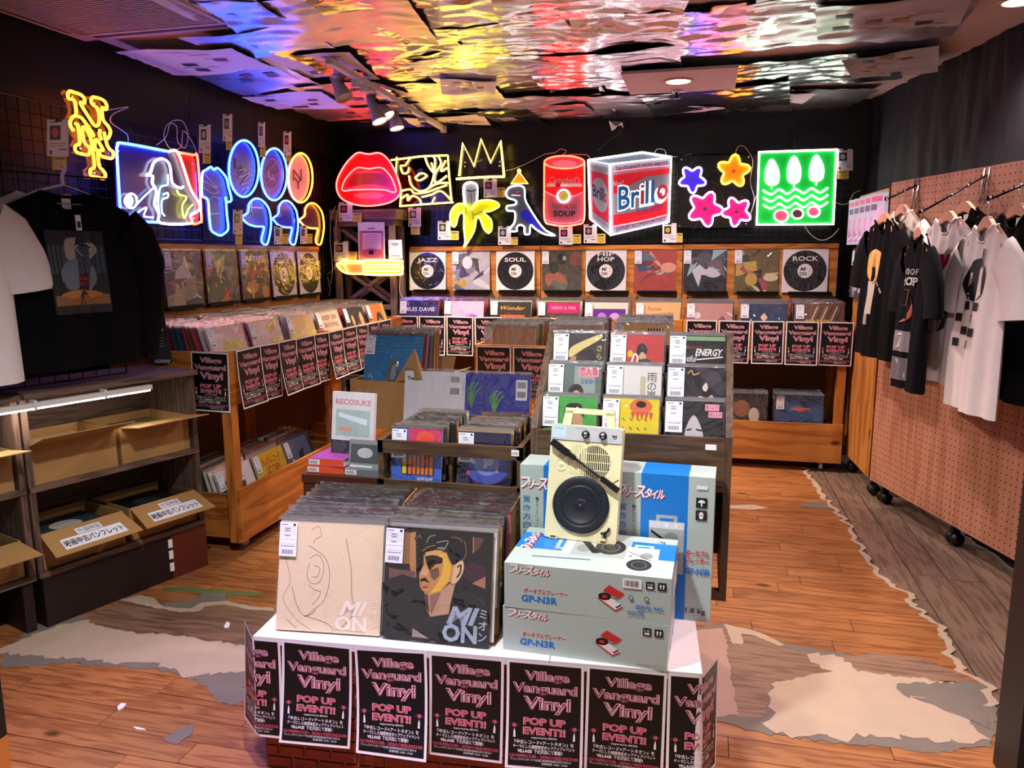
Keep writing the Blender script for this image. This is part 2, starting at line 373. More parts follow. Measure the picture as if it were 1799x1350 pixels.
for i, (y, xx) in enumerate(bnd[:-1]):   # pale torn lip along the tear
    y2, x2 = bnd[i+1]; n = 6; A = []; B = []
    for j in range(n+1):
        q = y+(y2-y)*j/n; A.append((bx(q)-.012-random.random()*.012, q, .0018)); B.append((bx(q)+random.uniform(.002, .016), q, .0018))
    MB().slab(A+B[::-1], (0, 0, -1), -.003, BEIGE).build('torn_edge', fl)
# ceiling ------------------------------------------------------------
CEILM = mat('ceiling_paint', 'd8c2c0', .7, var=.05)
ce = struct(MB().box((-3.1, -1.0, CEIL_Z), (2.4, 6.3, CEIL_Z+.08), CEILM).build('ceiling'), 'flat ceiling covered with foil and papers')
FOIL = mat('silver_foil', 'efe9ee', .17, 1., var=.05, scale=3, bump=.4, bscale=24)
FOIL2 = mat('silver_foil_dull', 'e6dfe6', .34, 1., var=.08, scale=3, bump=.25, bscale=16)
CPAPER = mat('ceiling_paper', 'ece0e4', .5, var=.08, scale=4, spec=.5)
CPAP2 = mat('glossy_sheet', 'd6ccd4', .24, var=.08, scale=4, spec=.8, coat=.5)
def sheet(name, cx, cy, w, h, rz, z, mt, amp, nu=26, nv=26, seed=0, curl=.0, prints=0):
    ca, sa = math.cos(rz), math.sin(rz); rnd = random.Random(seed)
    def hgt(u, v):
        x, y = (u-.5)*w, (v-.5)*h; q = Vector((cx+x*1.0+seed*3.1, cy+y, seed*1.7))
        d = amp*(NZ.noise(q*2.2)*1.0+abs(NZ.noise(Vector((q.x*5, q.y*11, q.z))))*.55+NZ.noise(Vector((q.x*13, q.y*21, q.z)))*.16)
        e = max(abs(u-.5), abs(v-.5))*2
        return d-curl*max(0, e-.7)**2*6*(.5+.5*math.sin(seed+u*5+v*3))
    def fn(u, v, dz=0.0):
        x, y = (u-.5)*w, (v-.5)*h
        return (x*ca-y*sa, x*sa+y*ca, min(hgt(u, v), CEIL_Z-.003-z)-dz)
    mb = MB(); mb.grid(fn, nu, nv, mt)
    o = mb.build(name, ce, (cx, cy, z))
    if prints:
        pm = MB(); cols = ['3a3340', '8a3340', '4a4a86', '9c7f3a', '2c2a30']
        for i in range(prints):     # lines of print and small blocks on the sheet
            u, v = rnd.uniform(.1, .7), rnd.uniform(.1, .9)
            if rnd.random() < .6: pm.draw([('r', cols[rnd.randrange(5)], u, v, u+rnd.uniform(.08, .28), v+.012)], lambda a, b, k: fn(a, b, .003))
            else: pm.draw([('r', cols[rnd.randrange(5)], u, v, u+.12, v+.1)], lambda a, b, k: fn(a, b, .003))
        pm.build('print', o)
    return o
sd = 0
for iy, cy in enumerate([2.3, 2.85, 3.4, 3.95, 4.5, 5.05, 5.55, 5.95]):
    for ix, cx in enumerate([-1.75, -1.15, -.55, .05, .62]):
        if iy in (4, 5) and ix == 3: continue
        if ix == 4 and iy in (1, 4, 6): continue
        sd += 1; r = random.Random(sd*7)
        sheet('foil_sheet', cx+r.uniform(-.08, .08), cy+r.uniform(-.06, .06), r.uniform(.8, .98), r.uniform(.68, .82), r.uniform(-.16, .16), 2.535+r.uniform(-.012, .012),
              FOIL if r.random() < .6 else (FOIL2 if r.random() < .8 else CPAP2), .028 if cy < 5.4 else .034, 34, 34, sd, .012)
for i, (cx, cy, w_, h_, rz, mt) in enumerate([(-2.62, 3.75, .62, .5, .1, CPAPER), (-2.15, 3.55, .6, .42, -.12, FOIL2), (-2.6, 4.3, .6, .5, -.05, FOIL2), (-2.1, 4.1, .5, .6, .15, CPAPER), (-2.66, 4.85, .55, .5, .06, CPAPER),
        (-2.2, 4.7, .6, .5, -.1, FOIL2), (-2.6, 5.4, .6, .45, .12, FOIL2), (-2.25, 5.3, .5, .5, 0, FOIL2), (-2.5, 5.85, .7, .42, -.04, FOIL), (-1.95, 5.85, .6, .4, .1, CPAPER), (-2.0, 3.0, .4, .5, .1, CPAPER),
        (-.9, 5.85, .45, .2, .1, CPAPER), (-.1, 5.85, .4, .18, -.1, CPAPER), (-1.45, 4.75, .34, .4, .3, CPAPER), (.75, 3.9, .6, .5, -.15, CPAP2), (.45, 5.7, .4, .3, .2, CPAPER), (.95, 4.8, .45, .6, -.25, CPAP2)]):
    sheet('paper_sheet', cx, cy, w_, h_, rz, 2.522+(i % 4)*.006, mt, .016, 14, 14, 60+i, .03, 10)
plate = MB().box((-.5, 4.58, 2.505), (.14, 5.16, 2.52), CEILM); plate.build('ceiling_plate', ce)
sheet('hanging_flap', -.68, 5.98, .09, .2, 0, 2.47, PAPER, .01, 4, 8, 99, .08)
# walls ---------------------------------------------------------------
wl = MB(); wl.box((-3.12, -1, 0), (-3.0, 6.25, CEIL_Z), BLACK)
for i in range(16): wl.box((-3.0, 5.35+i*.05, .9), (-2.985, 5.375+i*.05, 2.3), BLACK)
struct(wl.build('wall_left'), 'matt black wall behind the baseball neon signs')
wb = MB(); wb.box((-3.12, 6.14, 0), (1.4, 6.25, CEIL_Z), mat('black_gloss', '070609', .28, var=.3, scale=4, bump=.3, bscale=9))
for i in range(10): wb.box((-2.97+i*.05, 6.125, .9), (-2.945+i*.05, 6.14, 2.3), BLACK)
struct(wb.build('wall_back'), 'black wall behind the wire grid and neon signs')
CLOTH = mat('black_cloth', '0f0e15', .7, var=.2, scale=8, bump=.5, bscale=45, st=(2, 2, .35), spec=.35)
cA, cB = Vector((1.1, 6.16, 0)), Vector((2.0, 1.2, 0)); cn = Vector((-(cB-cA).y, (cB-cA).x, 0)).normalized()
if cn.x > 0: cn = -cn
def cloth(u, v):
    p = cA.lerp(cB, u); z = v*CEIL_Z; s = u*(cB-cA).length
    d = .008*math.sin(s*24+NZ.noise(Vector((s*3, z*1.2, 0)))*5)+.016*NZ.noise(Vector((s*5, z*1.5, 3)))+.014*NZ.noise(Vector((s*34, z*6, 7)))
    return (p.x+cn.x*d, p.y+cn.y*d, z)
struct(MB().grid(cloth, 170, 44, CLOTH).build('wall_right'), 'black cloth curtain hung as a wall')
# dark opening frame at the edges of the view
FRM = mat('dark_frame', '17120f', .55, var=.2)
struct(MB().box((.885, 2.2, 0), (1.02, 2.36, CEIL_Z), FRM).build('trim_1'), 'dark post at the shop opening by the pegboard')
struct(MB().box((-2.2, 1.5, 0), (-1.955, 1.648, .11), PINE[2]).box((-2.2, 1.5, .11), (-1.955, 1.648, CEIL_Z), FRM).build('trim_2'), 'dark post with a pale wooden foot at the shop opening')

# ================================================================ lamps on the ceiling
LAMPW = neon('lamp_glow', 'fff2d8', 9.)
RIM = mat('lamp_rim', 'c8a9a2', .4, var=.04)
for i, (x, y, pw, col, ang) in enumerate(DOWNLIGHTS):
    z = 2.503 if i == 0 else CEIL_Z
    t = thing('downlight', ['lit round downlight set in the pinkish ceiling plate', 'white downlight above the record table', 'downlight by the black cloth curtain', 'downlight over the opening by the pegboard', 'downlight over the opening near the shelf', 'violet downlight over the opening, added to tint the floor', 'pink downlight over the opening, added to tint the floor'][i], 'ceiling lamp', (x, y, z), 0, 'recessed ceiling lamps')
    MB().lathe([(.062, .02), (.07, 0), (.072, -.006), (.085, -.006), (.088, 0)], RIM).build('rim', t)
    MB().lathe([(.0, -.002), (.06, -.002), (.068, -.0035)], LAMPW if i in (0, 1) else neon('lamp_glow_soft', 'ffe6cc', 5.)).build('bulb', t)
t = thing('sprinkler_head', 'small dark sprinkler head beside the round downlight', 'sprinkler', (-.21, 5.1, 2.505))
MB().lathe([(.0, 0), (.035, 0), (.03, -.012), (.012, -.016)], CHROME, n=16).build('rose', t)
MB().lathe([(.006, -.012), (.006, -.04), (.02, -.042), (.02, -.046), (0, -.046)], BLKMET, n=12).build('deflector', t)
# ceiling air conditioner
AC = mat('aircon_panel', 'c9aca8', .5, var=.03)
t = thing('air_conditioner', 'ceiling cassette air conditioner with fine louvred grille', 'air conditioner', (-2.5, 2.85, 2.55))
MB().box((-.47, -.5, -.01), (.47, .5, .02), AC).build('panel', t)
for (a, b) in (((-.36, .42), (.36, .455)), ((-.36, -.455), (.36, -.42)), ((.40, -.36), (.435, .36)), ((-.435, -.36), (-.40, .36))):
    MB().box((a[0], a[1], -.014), (b[0], b[1], -.009), mat('vent_dark', '3a2624', .7)).build('air_outlet', t)
MB().box((-.37, -.37, -.013), (.37, .37, -.009), mat('grille_dark', '6a4c48', .6)).build('grille_backing', t)
sl = MB().box((-.355, -.0045, -.022), (.355, .0045, -.013), AC).mesh('slat')
for i in range(34): place(sl, 'slat', t, (0, -.35+i*.0212, 0))
for a, b in (((-.39, -.39), (.39, -.365)), ((-.39, .365), (.39, .39)), ((-.39, -.365), (-.365, .365)), ((.365, -.365), (.39, .365))):
    MB().box((a[0], a[1], -.024), (b[0], b[1], -.009), AC).build('grille_frame', t)
# lighting track with spot heads
t = thing('lighting_track', 'white lighting track running under the foil ceiling', 'track', (-2.0, 4.95, 2.5))
MB().bar((.07, -1.1, 0), (-.06, 1.1, 0), .035, .03, GREYPL).build('rail', t)
MB().box((-.08, 1.08, -.03), (-.04, 1.12, .016), GREYPL).build('end_cap', t)
for yy_ in (-1, .9): MB().box((-.01-yy_*.06, yy_-.01, 0), (.01-yy_*.06, yy_+.01, .06), GREYPL).build('bracket', t)
for i, yy_ in enumerate((-.72, -.6, .1)): MB().box((-.02-yy_*.06, yy_-.02, -.055), (.02-yy_*.06, yy_+.02, -.015), GREYPL).build('adapter', t)
HEADM = mat('lamp_head', 'b9a68f', .4, var=.05)
def spot(label, px, yy, tip, lit, drop=.12):
    p = Vector((-2.0-(yy-4.95)*.06, yy, 2.485)); h = PY(px[0], px[1], yy)
    t = thing('spot_lamp', label, 'spot lamp', p, 0, 'spot lamps on the ceiling track')
    MB().box((-.02, -.035, -.02), (.02, .035, .002), HEADM).build('adapter', t)
    hp = h-p
    MB().tube([(0, 0, -.015), (0, 0, hp.z*.5), hp], .009, BLKMET if 'bright' in label else HEADM, 8).build('stem', t)
    d = (PY(tip[0], tip[1], yy-.015)-h).normalized()
    M = d.to_track_quat('Z', 'Y').to_matrix().to_4x4(); M.translation = hp
    MB().lathe([(.0, -.05), (.028, -.05), (.033, -.03), (.034, .03), (.036, .05), (.055, .13), (.052, .13), (.03, .055)], HEADM, M=M, n=24).build('head', t)
    MB().tube([M @ Vector((0, .03, 0)), M @ Vector((0, .046, 0))], .014, BLKMET, 10).build('pivot', t)
    MB().lathe([(0, .118), (.051, .122)], neon('spot_glow', 'fff0cc', 14.) if lit else HEADM, M=M, n=24).build('lens', t)
    if lit:
        L = bpy.data.lights.new('spot_beam', 'SPOT'); L.energy = 170; L.color = (1, .84, .6); L.spot_size = math.radians(95); L.spot_blend = .6; L.shadow_soft_size = .045
        o = bpy.data.objects.new('spot_beam', L); C.objects.link(o); o.location = h+d*.15; o.rotation_euler = d.to_track_quat('-Z', 'Y').to_euler()
spot('unlit pale spot lamp tilted over the baseball signs', (590, 138), 4.45, (612, 188), False)
spot('bright spot lamp on a black stem', (655, 182), 4.9, (672, 224), True)
spot('bright spot lamp with pale stem between its lit neighbours', (664, 178), 5.15, (686, 212), True)
spot('lit spot lamp facing steeply down toward the back wall', (690, 196), 5.5, (700, 236), True)
# ================================================================ record bins and display boards
def caster(t, x, y, mt=CASTER, r=.028, name='caster'):
    MB().tube([(x-.012, y, r), (x+.012, y, r)], r, mt, 14).box((x-.018, y-.015, r), (x+.018, y+.015, r+.03), BLKMET).build(name, t)
BINBACK = mat('cardboard_back', '6d4a2c', .8, var=.1)
def bin_unit(label, loc, rz, W, D, cols, top=1.04, backtop=1.1, lower=True, end=False):
    """local: x along the front, y to the back, front face at y=0"""
    t = thing('record_bin', label, 'record bin', loc, rz); h = W/2
    def b(n, a, c, mt): MB().box(a, c, mt).build(n, t)
    b('front_panel', (-h, 0, .77), (h, .018, top), PINE[0]); b('back_panel', (-h, D-.018, .77), (h, D, backtop), PLY[0])
    for s in (-1, 1): x0 = s*(h-.009); b('side_panel', (x0-.009, .018, .77), (x0+.009, D-.018, top), PINE[1])
    b('bin_floor', (-h+.018, .018, .83), (h-.018, D-.018, .845), PLY[0])
    for i in range(1, cols): x = -h+W*i/cols; b('divider', (x-.005, .02, .845), (x+.005, D-.02, top-.03), PINE[1])
    for s in (-1, 1):
        for y in (.003, D-.053): x0 = s*(h-.03); b('post', (x0-.03, y, .06), (x0+.03, y+.05, .77), PINE[2])
    if lower:
        b('lower_front', (-h, -.016, .065), (h, .002, .34), PLY[0]); b('lower_floor', (-h+.06, .003, .075), (h-.06, D-.06, .09), PLY[0])
        b('lower_back', (-h+.06, D-.05, .09), (h-.06, D-.035, .7), BINBACK)
        for s in (-1, 1): x0 = s*(h-.05); b('lower_side', (x0-.009, .055, .065), (x0+.009, D-.055, .3), PINE[1])
        for i in (1, 2): x = -h+W*i/3; b('lower_divider', (x-.006, .02, .09), (x+.006, D-.07, .26), PINE[1])
    for s in (-1, 1):
        for y in (.06, D-.06): caster(t, s*(h-.12), y, GREYPL if y < .1 else CASTER)
    return t
LW = 1.13
bin_unit('pine record bin next to the driftwood shelf, front hung with event posters', (-2.25, 3.28+LW/2, 0), math.pi/2, LW, .69, 3)
bin_unit('pine record bin reaching the corner under the baseball neon signs', (-2.25, 3.28+LW*1.5+.004, 0), math.pi/2, LW, .69, 3)
BW = 1.095
BLAB = ['pine record bin under the jazz and soul display sleeves', 'pine record bin under the hip hop display sleeve', 'pine record bin with a grained lower crate under the rock display sleeve']
for i in range(3): bin_unit(BLAB[i], (-2.335+BW*(i+.5)+i*.004, 5.565, 0), 0, BW, .5, 3)
# free-standing bin in the middle of the shop
t = thing('record_bin', 'free-standing pine record bin with two event posters, behind the cardboard box', 'record bin', (-.72, 4.3, 0)); W, D = 1.16, .62
for n, a, c, mt in [('front_panel', (-W/2, 0, .70), (W/2, .018, .985), PINE[0]), ('back_panel', (-W/2, D-.018, .7), (W/2, D, .985), PINE[0]),
        ('side_panel', (-W/2, .018, .7), (-W/2+.018, D-.018, .985), PINE[1]), ('side_panel', (W/2-.018, .018, .7), (W/2, D-.018, .985), PINE[1]),
        ('bin_floor', (-W/2+.018, .018, .755), (W/2-.018, D-.018, .77), PLY[0]), ('ledge', (-W/2, -.1, .665), (W/2, .02, .69), PINE[0]),
        ('divider', (-.2, .02, .77), (-.19, D-.02, .95), PINE[1]), ('divider', (.19, .02, .77), (.2, D-.02, .95), PINE[1])]:
    MB().box(a, c, mt).build(n, t)
for s in (-1, 1):
    for y in (.0, D-.06): MB().box((s*(W/2-.03)-.03, y, 0), (s*(W/2-.03)+.03, y+.06, .7), PINE[2]).build('leg', t)
# display boards on the two walls
def board(label, loc, rz, W, n):
    t = thing('display_board', label, 'display board', loc, rz); h = W/2
    MB().box((-h, 0, .06), (h, .016, .535), PLY[0]).build('panel', t)
    MB().box((-h, -.012, .5), (h, 0, .535), PINE[0]).build('top_rail', t)
    for i in range(n):
        x = -h+W*(i+.5)/n; MB().box((x-.15, -.035, .165), (x+.15, 0, .178), BLACK).box((x-.15, -.038, .165), (x+.15, -.035, .188), BLACK).build('ledge', t)
    return t
BT = 1.04
for i in range(3): board(['plank display board holding the jazz and soul sleeves', 'plank display board holding the hip hop sleeve', 'plank display board holding the rock sleeve'][i], (-2.365+BW*(i+.5)+i*.006, 6.045, BT), 0, BW, 3)
for i in range(2): board(['plank display board beside the hanging black shirts', 'plank display board holding the sound track and world sleeves'][i], (-2.925, 3.31+1.1*(i+.5)+i*.006, BT), math.pi/2, 1.1, 3)
# tall grey wooden stand in the corner
GREYW = [wood('grey_wood_%d' % a, '8a6f68', '5a4540', a, .7, 1.4, False) for a in range(3)]
t = thing('corner_stand', 'weathered grey wooden stand with crossed braces carrying the lips sign', 'stand', (-2.68, 5.94, 0))
MB().box((-.29, -.12, 1.79), (.29, .12, 1.87), GREYW[0]).box((-.26, -.1, 1.74), (.26, .1, 1.79), GREYW[0]).build('top', t)
for s in (-1, 1):
    for y in (-.09, .09): MB().box((s*.24-.022, y-.022, 0), (s*.24+.022, y+.022, 1.74), GREYW[2]).build('leg', t)
for z in (1.09, .5):
    MB().box((-.218, -.105, z-.02), (.218, -.075, z+.02), GREYW[0]).build('rail', t)
for y in (-.06, .09):
    for z0, z1 in ((1.12, 1.4), (1.42, 1.72)):
        for s in (-1, 1): MB().bar((-.21*s, y+.01*s, z0), (.21*s, y+.01*s, z1), .012, .03, GREYW[0]).build('brace', t)
# ================================================================ wire grids
def wire_grid(label, corner, ux, W, H, step=.05, r=.0022, n=None):
    corner = Vector(corner); ux = Vector(ux); uz = Vector((0, 0, 1))
    t = thing('wire_grid', label, 'wire grid', corner)
    MB().tube([Vector((0, 0, 0)), ux*W, ux*W+uz*H, uz*H], .005, BLKMET, 6, True).build('frame', t)
    wm = MB(); off = ux.cross(uz)*.004
    for i in range(1, int(W/step+.5)): wm.tube([ux*(i*step), ux*(i*step)+uz*H], r, GRIDM, 4)
    for i in range(1, int(H/step+.5)): wm.tube([uz*(i*step)+off, ux*W+uz*(i*step)+off], r, GRIDM, 4)
    o = wm.build('wire_mesh', t); o['kind'] = 'stuff'
GRIDM = mat('grid_wire', '2b2830', .4, .7, var=.1)
for i in range(3): wire_grid(['black wire grid behind the crown and banana signs', 'black wire grid behind the can and carton signs', 'black wire grid behind the flower and green board signs'][i], (-2.36+1.12*i, 6.065, 1.59), (1, 0, 0), 1.1, .64)
wire_grid('large black wire grid behind the orange letter sign', (-2.95, 2.78, 1.6), (0, 1, 0), 1.33, .6, .06)
wire_grid('black wire grid behind the round baseball signs', (-2.95, 4.13, 1.6), (0, 1, 0), 1.4, .6, .06)
# ================================================================ table with brick front
TR = math.radians(4.2)
WT = mat('table_top_white', 'e9e4df', .5, var=.06, scale=12)
table = thing('display_table', 'low table with white top and miniature brick front, hung with event posters', 'table', (-1.145-.085*math.cos(TR), 1.835-.085*math.sin(TR), 0), TR)
TW, TD, TH = 1.263, 1.0, .42
for x0, x1 in ((0, .86), (.862, TW)): MB().box((x0, -.004, TH-.022), (x1, TD, TH), WT).build('top_board', table)
MORTAR = mat('mortar', 'a58f78', .9, bump=.3)
MB().box((.01, .012, 0), (TW-.01, TD-.01, TH-.022), MORTAR).build('body', table)
BRK = mat('brick_red', '8e3a24', .75, var=.35, scale=30, bump=.5, bscale=80)
bm_ = MB().box((-.038, 0, 0), (.038, .008, .03), BRK).mesh('brick'); bh = MB().box((-.018, 0, 0), (.018, .008, .03), BRK).mesh('brick')
for r_ in range(11):
    for c_ in range(15):
        x = .052+c_*.0826+(.0413 if r_ % 2 else 0)
        if x+.038 < TW-.01: place(bm_, 'brick', table, (x, .004, .004+r_*.036))
    place(bh, 'brick', table, (.032 if r_ % 2 else TW-.045, .004, .004+r_*.036))
# ================================================================ driftwood shelf by the left wall
sA, sB = Vector((-2.569, 2.388, 0)), Vector((-2.321, 3.149, 0)); sd_ = (sB-sA).normalized(); srz = math.atan2(sd_.y, sd_.x)
def shelf_unit(label, x0, x1, base):
    """local x runs along the front from sA, y to the back"""
    W = x1-x0; o = sA+sd_*x0
    t = thing('open_shelf', label, 'shelf', (o.x, o.y, 0), srz); D = .36
    for z, th, dx in ((.955, .022, 0), (.575, .02, 0), (.215, .022, 0)): MB().box((.002, .0 if z < .9 else -.03, z), (W-.002, D, z+th), DRIFT[0]).build('shelf_board', t)
    for x in (0.012, W-.012): MB().box((x-.012, .005, .237), (x+.012, D, .575), DRIFT[2]).box((x-.012, .005, .595), (x+.012, D, .955), DRIFT[2]).build('upright', t)
    MB().box((0, D, .215), (W, D+.012, .977), DRIFT[0]).build('back_panel', t)
    MR = mat('mahogany', '5a2416', .5, var=.25, scale=7, st=(1, 1, 4)); MD = mat('dark_base', '1c0d0b', .6)
    if base:
        MB().box((.012, .004, 0), (.58, .02, .213), MD).build('kick_panel', t)
        MB().box((.584, .0, 0), (W, .02, .213), MR).build('kick_panel', t)
        MB().box((W-.02, .02, 0), (W, D, .213), MR).build('base_side', t); MB().box((.012, .02, 0), (.03, D, .213), MD).build('base_side', t)
        for z in (.175, .12, .06): MB().box((.572, -.002, z-.02), (.592, .003, z+.02), PAPER).build('paper_scrap', t)
    else:
        for x in (.03, W-.03): MB().box((x-.02, .02, 0), (x+.02, .34, .213), MD).build('leg', t)
    return t
shelf_unit('driftwood open shelf on a dark red base, holding cartons of film pamphlets', 0.0, .775, True)
shelf_unit('driftwood open shelf cut by the view edge, standing on dark legs', -.81, -.01, False)
# lamp strip under the upper shelf
LED = neon('led_strip', 'fff6ee', 45.)
t = thing('strip_lamp', 'slim white strip lamp fixed under the driftwood shelf top', 'strip lamp', (sA.x, sA.y, 0), srz)
MB().box((-.30, -.06, .925), (.52, -.035, .945), GREYPL).build('housing', t)
MB().box((-.29, -.058, .919), (.51, -.037, .925), LED).build('tube', t)
for x in (.02, .3): MB().box((x, -.064, .917), (x+.012, -.03, .955), GREYPL).build('clip', t)
# ================================================================ pegboards
pA, pB = Vector((1.035, 4.989, 0)), Vector((1.418, 3.74, 0)); pd = (pB-pA).normalized(); pn = Vector((pd.y, -pd.x, 0))
if pn.x > 0: pn = -pn
PEG = wood('pegboard_veneer', 'b07a62', '97604a', 2, .55, .5, False, .04); HOLE = mat('peg_hole', '2a1510', .9)
def pegboard(label, o, d, W, z0, z1, holes, top=None):
    n = Vector((d.y, -d.x, 0)); n = -n if n.x > 0 else n
    rz = math.atan2(d.y, d.x); t = thing('pegboard', label, 'pegboard', (o.x, o.y, 0), rz)
    s = -1 if (Matrix.Rotation(rz, 3, 'Z') @ Vector((0, -1, 0))).dot(n) > 0 else 1
    MB().box((0, 0, z0), (W, -s*.018, z1), PEG).build('panel', t)
    if holes:
        hm = MB(); px = .035
        dot = [(.0042*math.cos(a), .0042*math.sin(a)) for a in [k*math.pi/3 for k in range(6)]]
        for i in range(int(W/px)):
            for j in range(int((z1-z0)/px)):
                x, z = .02+i*px, z0+.02+j*px
                hm.add([(x+a, s*.0006, z+b) for a, b in dot], [tuple(range(6))], HOLE)
        o2 = hm.build('peg_hole', t); o2['kind'] = 'stuff'
    for x in ((.06, .75, W-.1) if W > 1 else (.06, W-.08)):
        MB().tube([(x, -s*.05, .035), (x+.02, -s*.05, .035)], .035, CASTER, 14).tube([(x+.04, -s*.05, .035), (x+.06, -s*.05, .035)], .035, CASTER, 14).build('caster', t)
        MB().box((x+.018, -s*.07, .04), (x+.042, -s*.03, z0+.02), CASTER).build('caster_fork', t)
    MB().box((0, -s*.018, z0), (W, -s*.06, z0+.05), PINE[0]).build('rail', t)
    MB().box((.004, -s*.018, z0+.05), (.05, -s*.06, z1-.01), PINE[2]).box((W-.05, -s*.018, z0+.05), (W-.004, -s*.06, z1-.01), PINE[2]).build('frame', t)
    return t
pegboard('tall pegboard panel on casters hung with shirts', pA, pd, 2.3, .12, 1.905, True)
qA = Vector((.992, 5.70, 0)); qd = (pA-qA).normalized(); qW = (pA-qA).length-.04
pegboard('narrow plywood panel on casters with magazines clipped along its top', qA, qd, qW, .12, 1.88, False)
for o in C.objects:
    if o.parent and o.parent.name.startswith('pegboard.') and o.name.startswith('panel'):
        o.data.materials[0] = PLY[2]
# ================================================================ neon signs
NE = {'orange': neon('neon_orange', 'ff7a14', 10.), 'blue': neon('neon_blue', '1c50ff', 34.), 'red': neon('neon_red', 'ff443a', 10.), 'white': neon('neon_white', 'fff2ee', 6.5),
      'warm': neon('neon_warm', 'ffc64a', 8.5), 'yellow': neon('neon_yellow', 'fff03c', 8.), 'cyan': neon('neon_cyan', 'a8e4ff', 7.), 'pinkw': neon('neon_pinkwhite', 'ff94c4', 10.),
      'violet': neon('neon_violet', 'a884ff', 11.), 'redtube': neon('neon_redtube', 'ff3a1e', 12.), 'redline': neon('neon_redline', 'ff2a48', 6.), 'gold': neon('neon_gold', 'ffa41a', 10.)}
ACR = film('clear_acrylic', 'eef0f4', .03, .02, 5, .05)
CR = {'A': (0, 80, 3.971), 'B': (340, 180, 4.821), 'C': (560, 220, 4.821), 'D': (880, 230, 5.622), 'E': (1180, 230, 5.622), 'px': (0, 0, 1.0)}
WALLB = (Vector((0, 6.02, 0)), Vector((0, -1, 0))); WALLL = (Vector((-2.9, 0, 0)), Vector((1, 0, 0))); STANDP = (Vector((0, 5.82, 0)), Vector((0, -1, 0)))
def pane(ink_hex, rough=.25): L_ = lin(ink_hex); return lit('print_'+ink_hex, ink_hex, .5 if max(L_[:3])-min(L_[:3]) > .3 or max(L_[:3]) < .12 else .06)  # panes are no lamps: their glow is emission added to the print colour
class Sign:
    def __init__(s, label, crop, plane, name='neon_sign', cat='neon sign', base=(0, 0), group=None):
        s.c = CR[crop]; s.p, s.n = plane; s.k = 1
        s.t = thing(name, label, cat, s.at(*base, 0), 0, group)
    def at(s, x, y, d=0.0): return PP(s.c[0]+x/s.c[2], s.c[1]+y/s.c[2], s.p, s.n)+s.n*d
    def panel(s, pts, mt, th=.005, name='backing', d=.0, sm=False):
        q = cat2(pts) if sm else pts
        MB().slab([s.at(x, y, d) for x, y in q], s.n, th, mt).world(name, s.t); return s
    def tube(s, mt, pts, closed=False, sm=5, r=.0065, d=.018, name='neon_tube'):
        MB().tube([s.at(x, y, d) for x, y in pts], r, NE[mt] if isinstance(mt, str) else mt, 8, closed, sm).world(name, s.t); return s
    def draw(s, shapes, fn=None, name='print', d=.0012):
        f = fn or (lambda x, y, k: s.at(x, y, d+k*.0001))
        MB().draw(shapes, f, s.k, .3).world(name, s.t); s.k += len(shapes); return s
    def studs(s, pts):
        for x, y in pts: MB().tube([s.at(x, y, -.02), s.at(x, y, .004)], .005, CHROME, 8).world('standoff', s.t)
        return s
def ell(cx, cy, rx, ry, n=24, tilt=0.0, a0=0, a1=2*math.pi):
    return [(cx+rx*math.cos(a)+tilt*ry*math.sin(a), cy+ry*math.sin(a)) for a in [a0+(a1-a0)*i/n for i in range(n)]]
FL = {'flip': True}
def tx(col, s, x, y, h, **o): o['flip'] = True; return ('t', col, s, x, y, h, o)
# orange interlocked letters
CR['N'] = (90, 140, 7.108)
N1 = [(240, 640), (205, 590), (197, 530), (225, 470), (265, 450), (271, 400), (260, 300), (235, 252), (182, 240), (166, 192), (190, 147), (240, 160), (310, 182), (360, 217), (380, 262), (368, 298), (335, 285), (332, 312), (410, 440), (508, 578), (556, 545), (555, 430), (530, 352), (485, 320), (460, 280), (472, 226), (520, 226), (600, 252), (640, 292), (656, 342), (643, 374), (600, 350), (596, 400), (612, 510), (670, 580), (700, 640), (690, 700), (665, 742)]
N2 = [(285, 462), (340, 482), (400, 560), (450, 632), (490, 700), (455, 692)]
Y1 = [(258, 552), (290, 570), (310, 700), (315, 800), (275, 820), (256, 850), (270, 900), (320, 925), (420, 940), (441, 900), (438, 850), (390, 810), (365, 750), (350, 660), (352, 602), (382, 602), (430, 680), (460, 760), (480, 900), (500, 1080), (460, 1120), (446, 1152), (462, 1200), (520, 1216), (620, 1236), (636, 1180), (602, 1130), (560, 1080), (545, 950), (542, 880), (570, 932), (602, 960), (700, 986), (735, 960), (730, 902), (690, 870), (660, 820), (640, 740), (620, 655)]
Y2 = [(510, 890), (505, 800), (520, 750), (560, 792), (610, 880), (575, 882)]
Y3 = [(570, 625), (566, 690), (590, 755)]
S = Sign('orange neon sign of two tall interlocked letters', 'A', (Vector((-2.9, 0, 0)), Vector((1, 0, 0))), base=(650, 925))
S.panel([(425, 330), (450, 290), (560, 320), (600, 350), (720, 370), (735, 440), (720, 520), (760, 590), (740, 660), (770, 740), (770, 800), (690, 790), (720, 860), (720, 935), (590, 930), (580, 870), (615, 840), (600, 770), (500, 750), (490, 690), (515, 650), (460, 590), (445, 540), (475, 460), (460, 400)], ACR, .004)
S.c = CR['N']
for p in (N1, N2, Y1, Y2, Y3): S.tube('orange', p, r=.0072)
S.c = CR['A']
S.draw([tx('ff9a70', 'TM', 692, 838, 16)])
S.studs([(505, 355), (660, 400), (560, 720), (655, 890)])
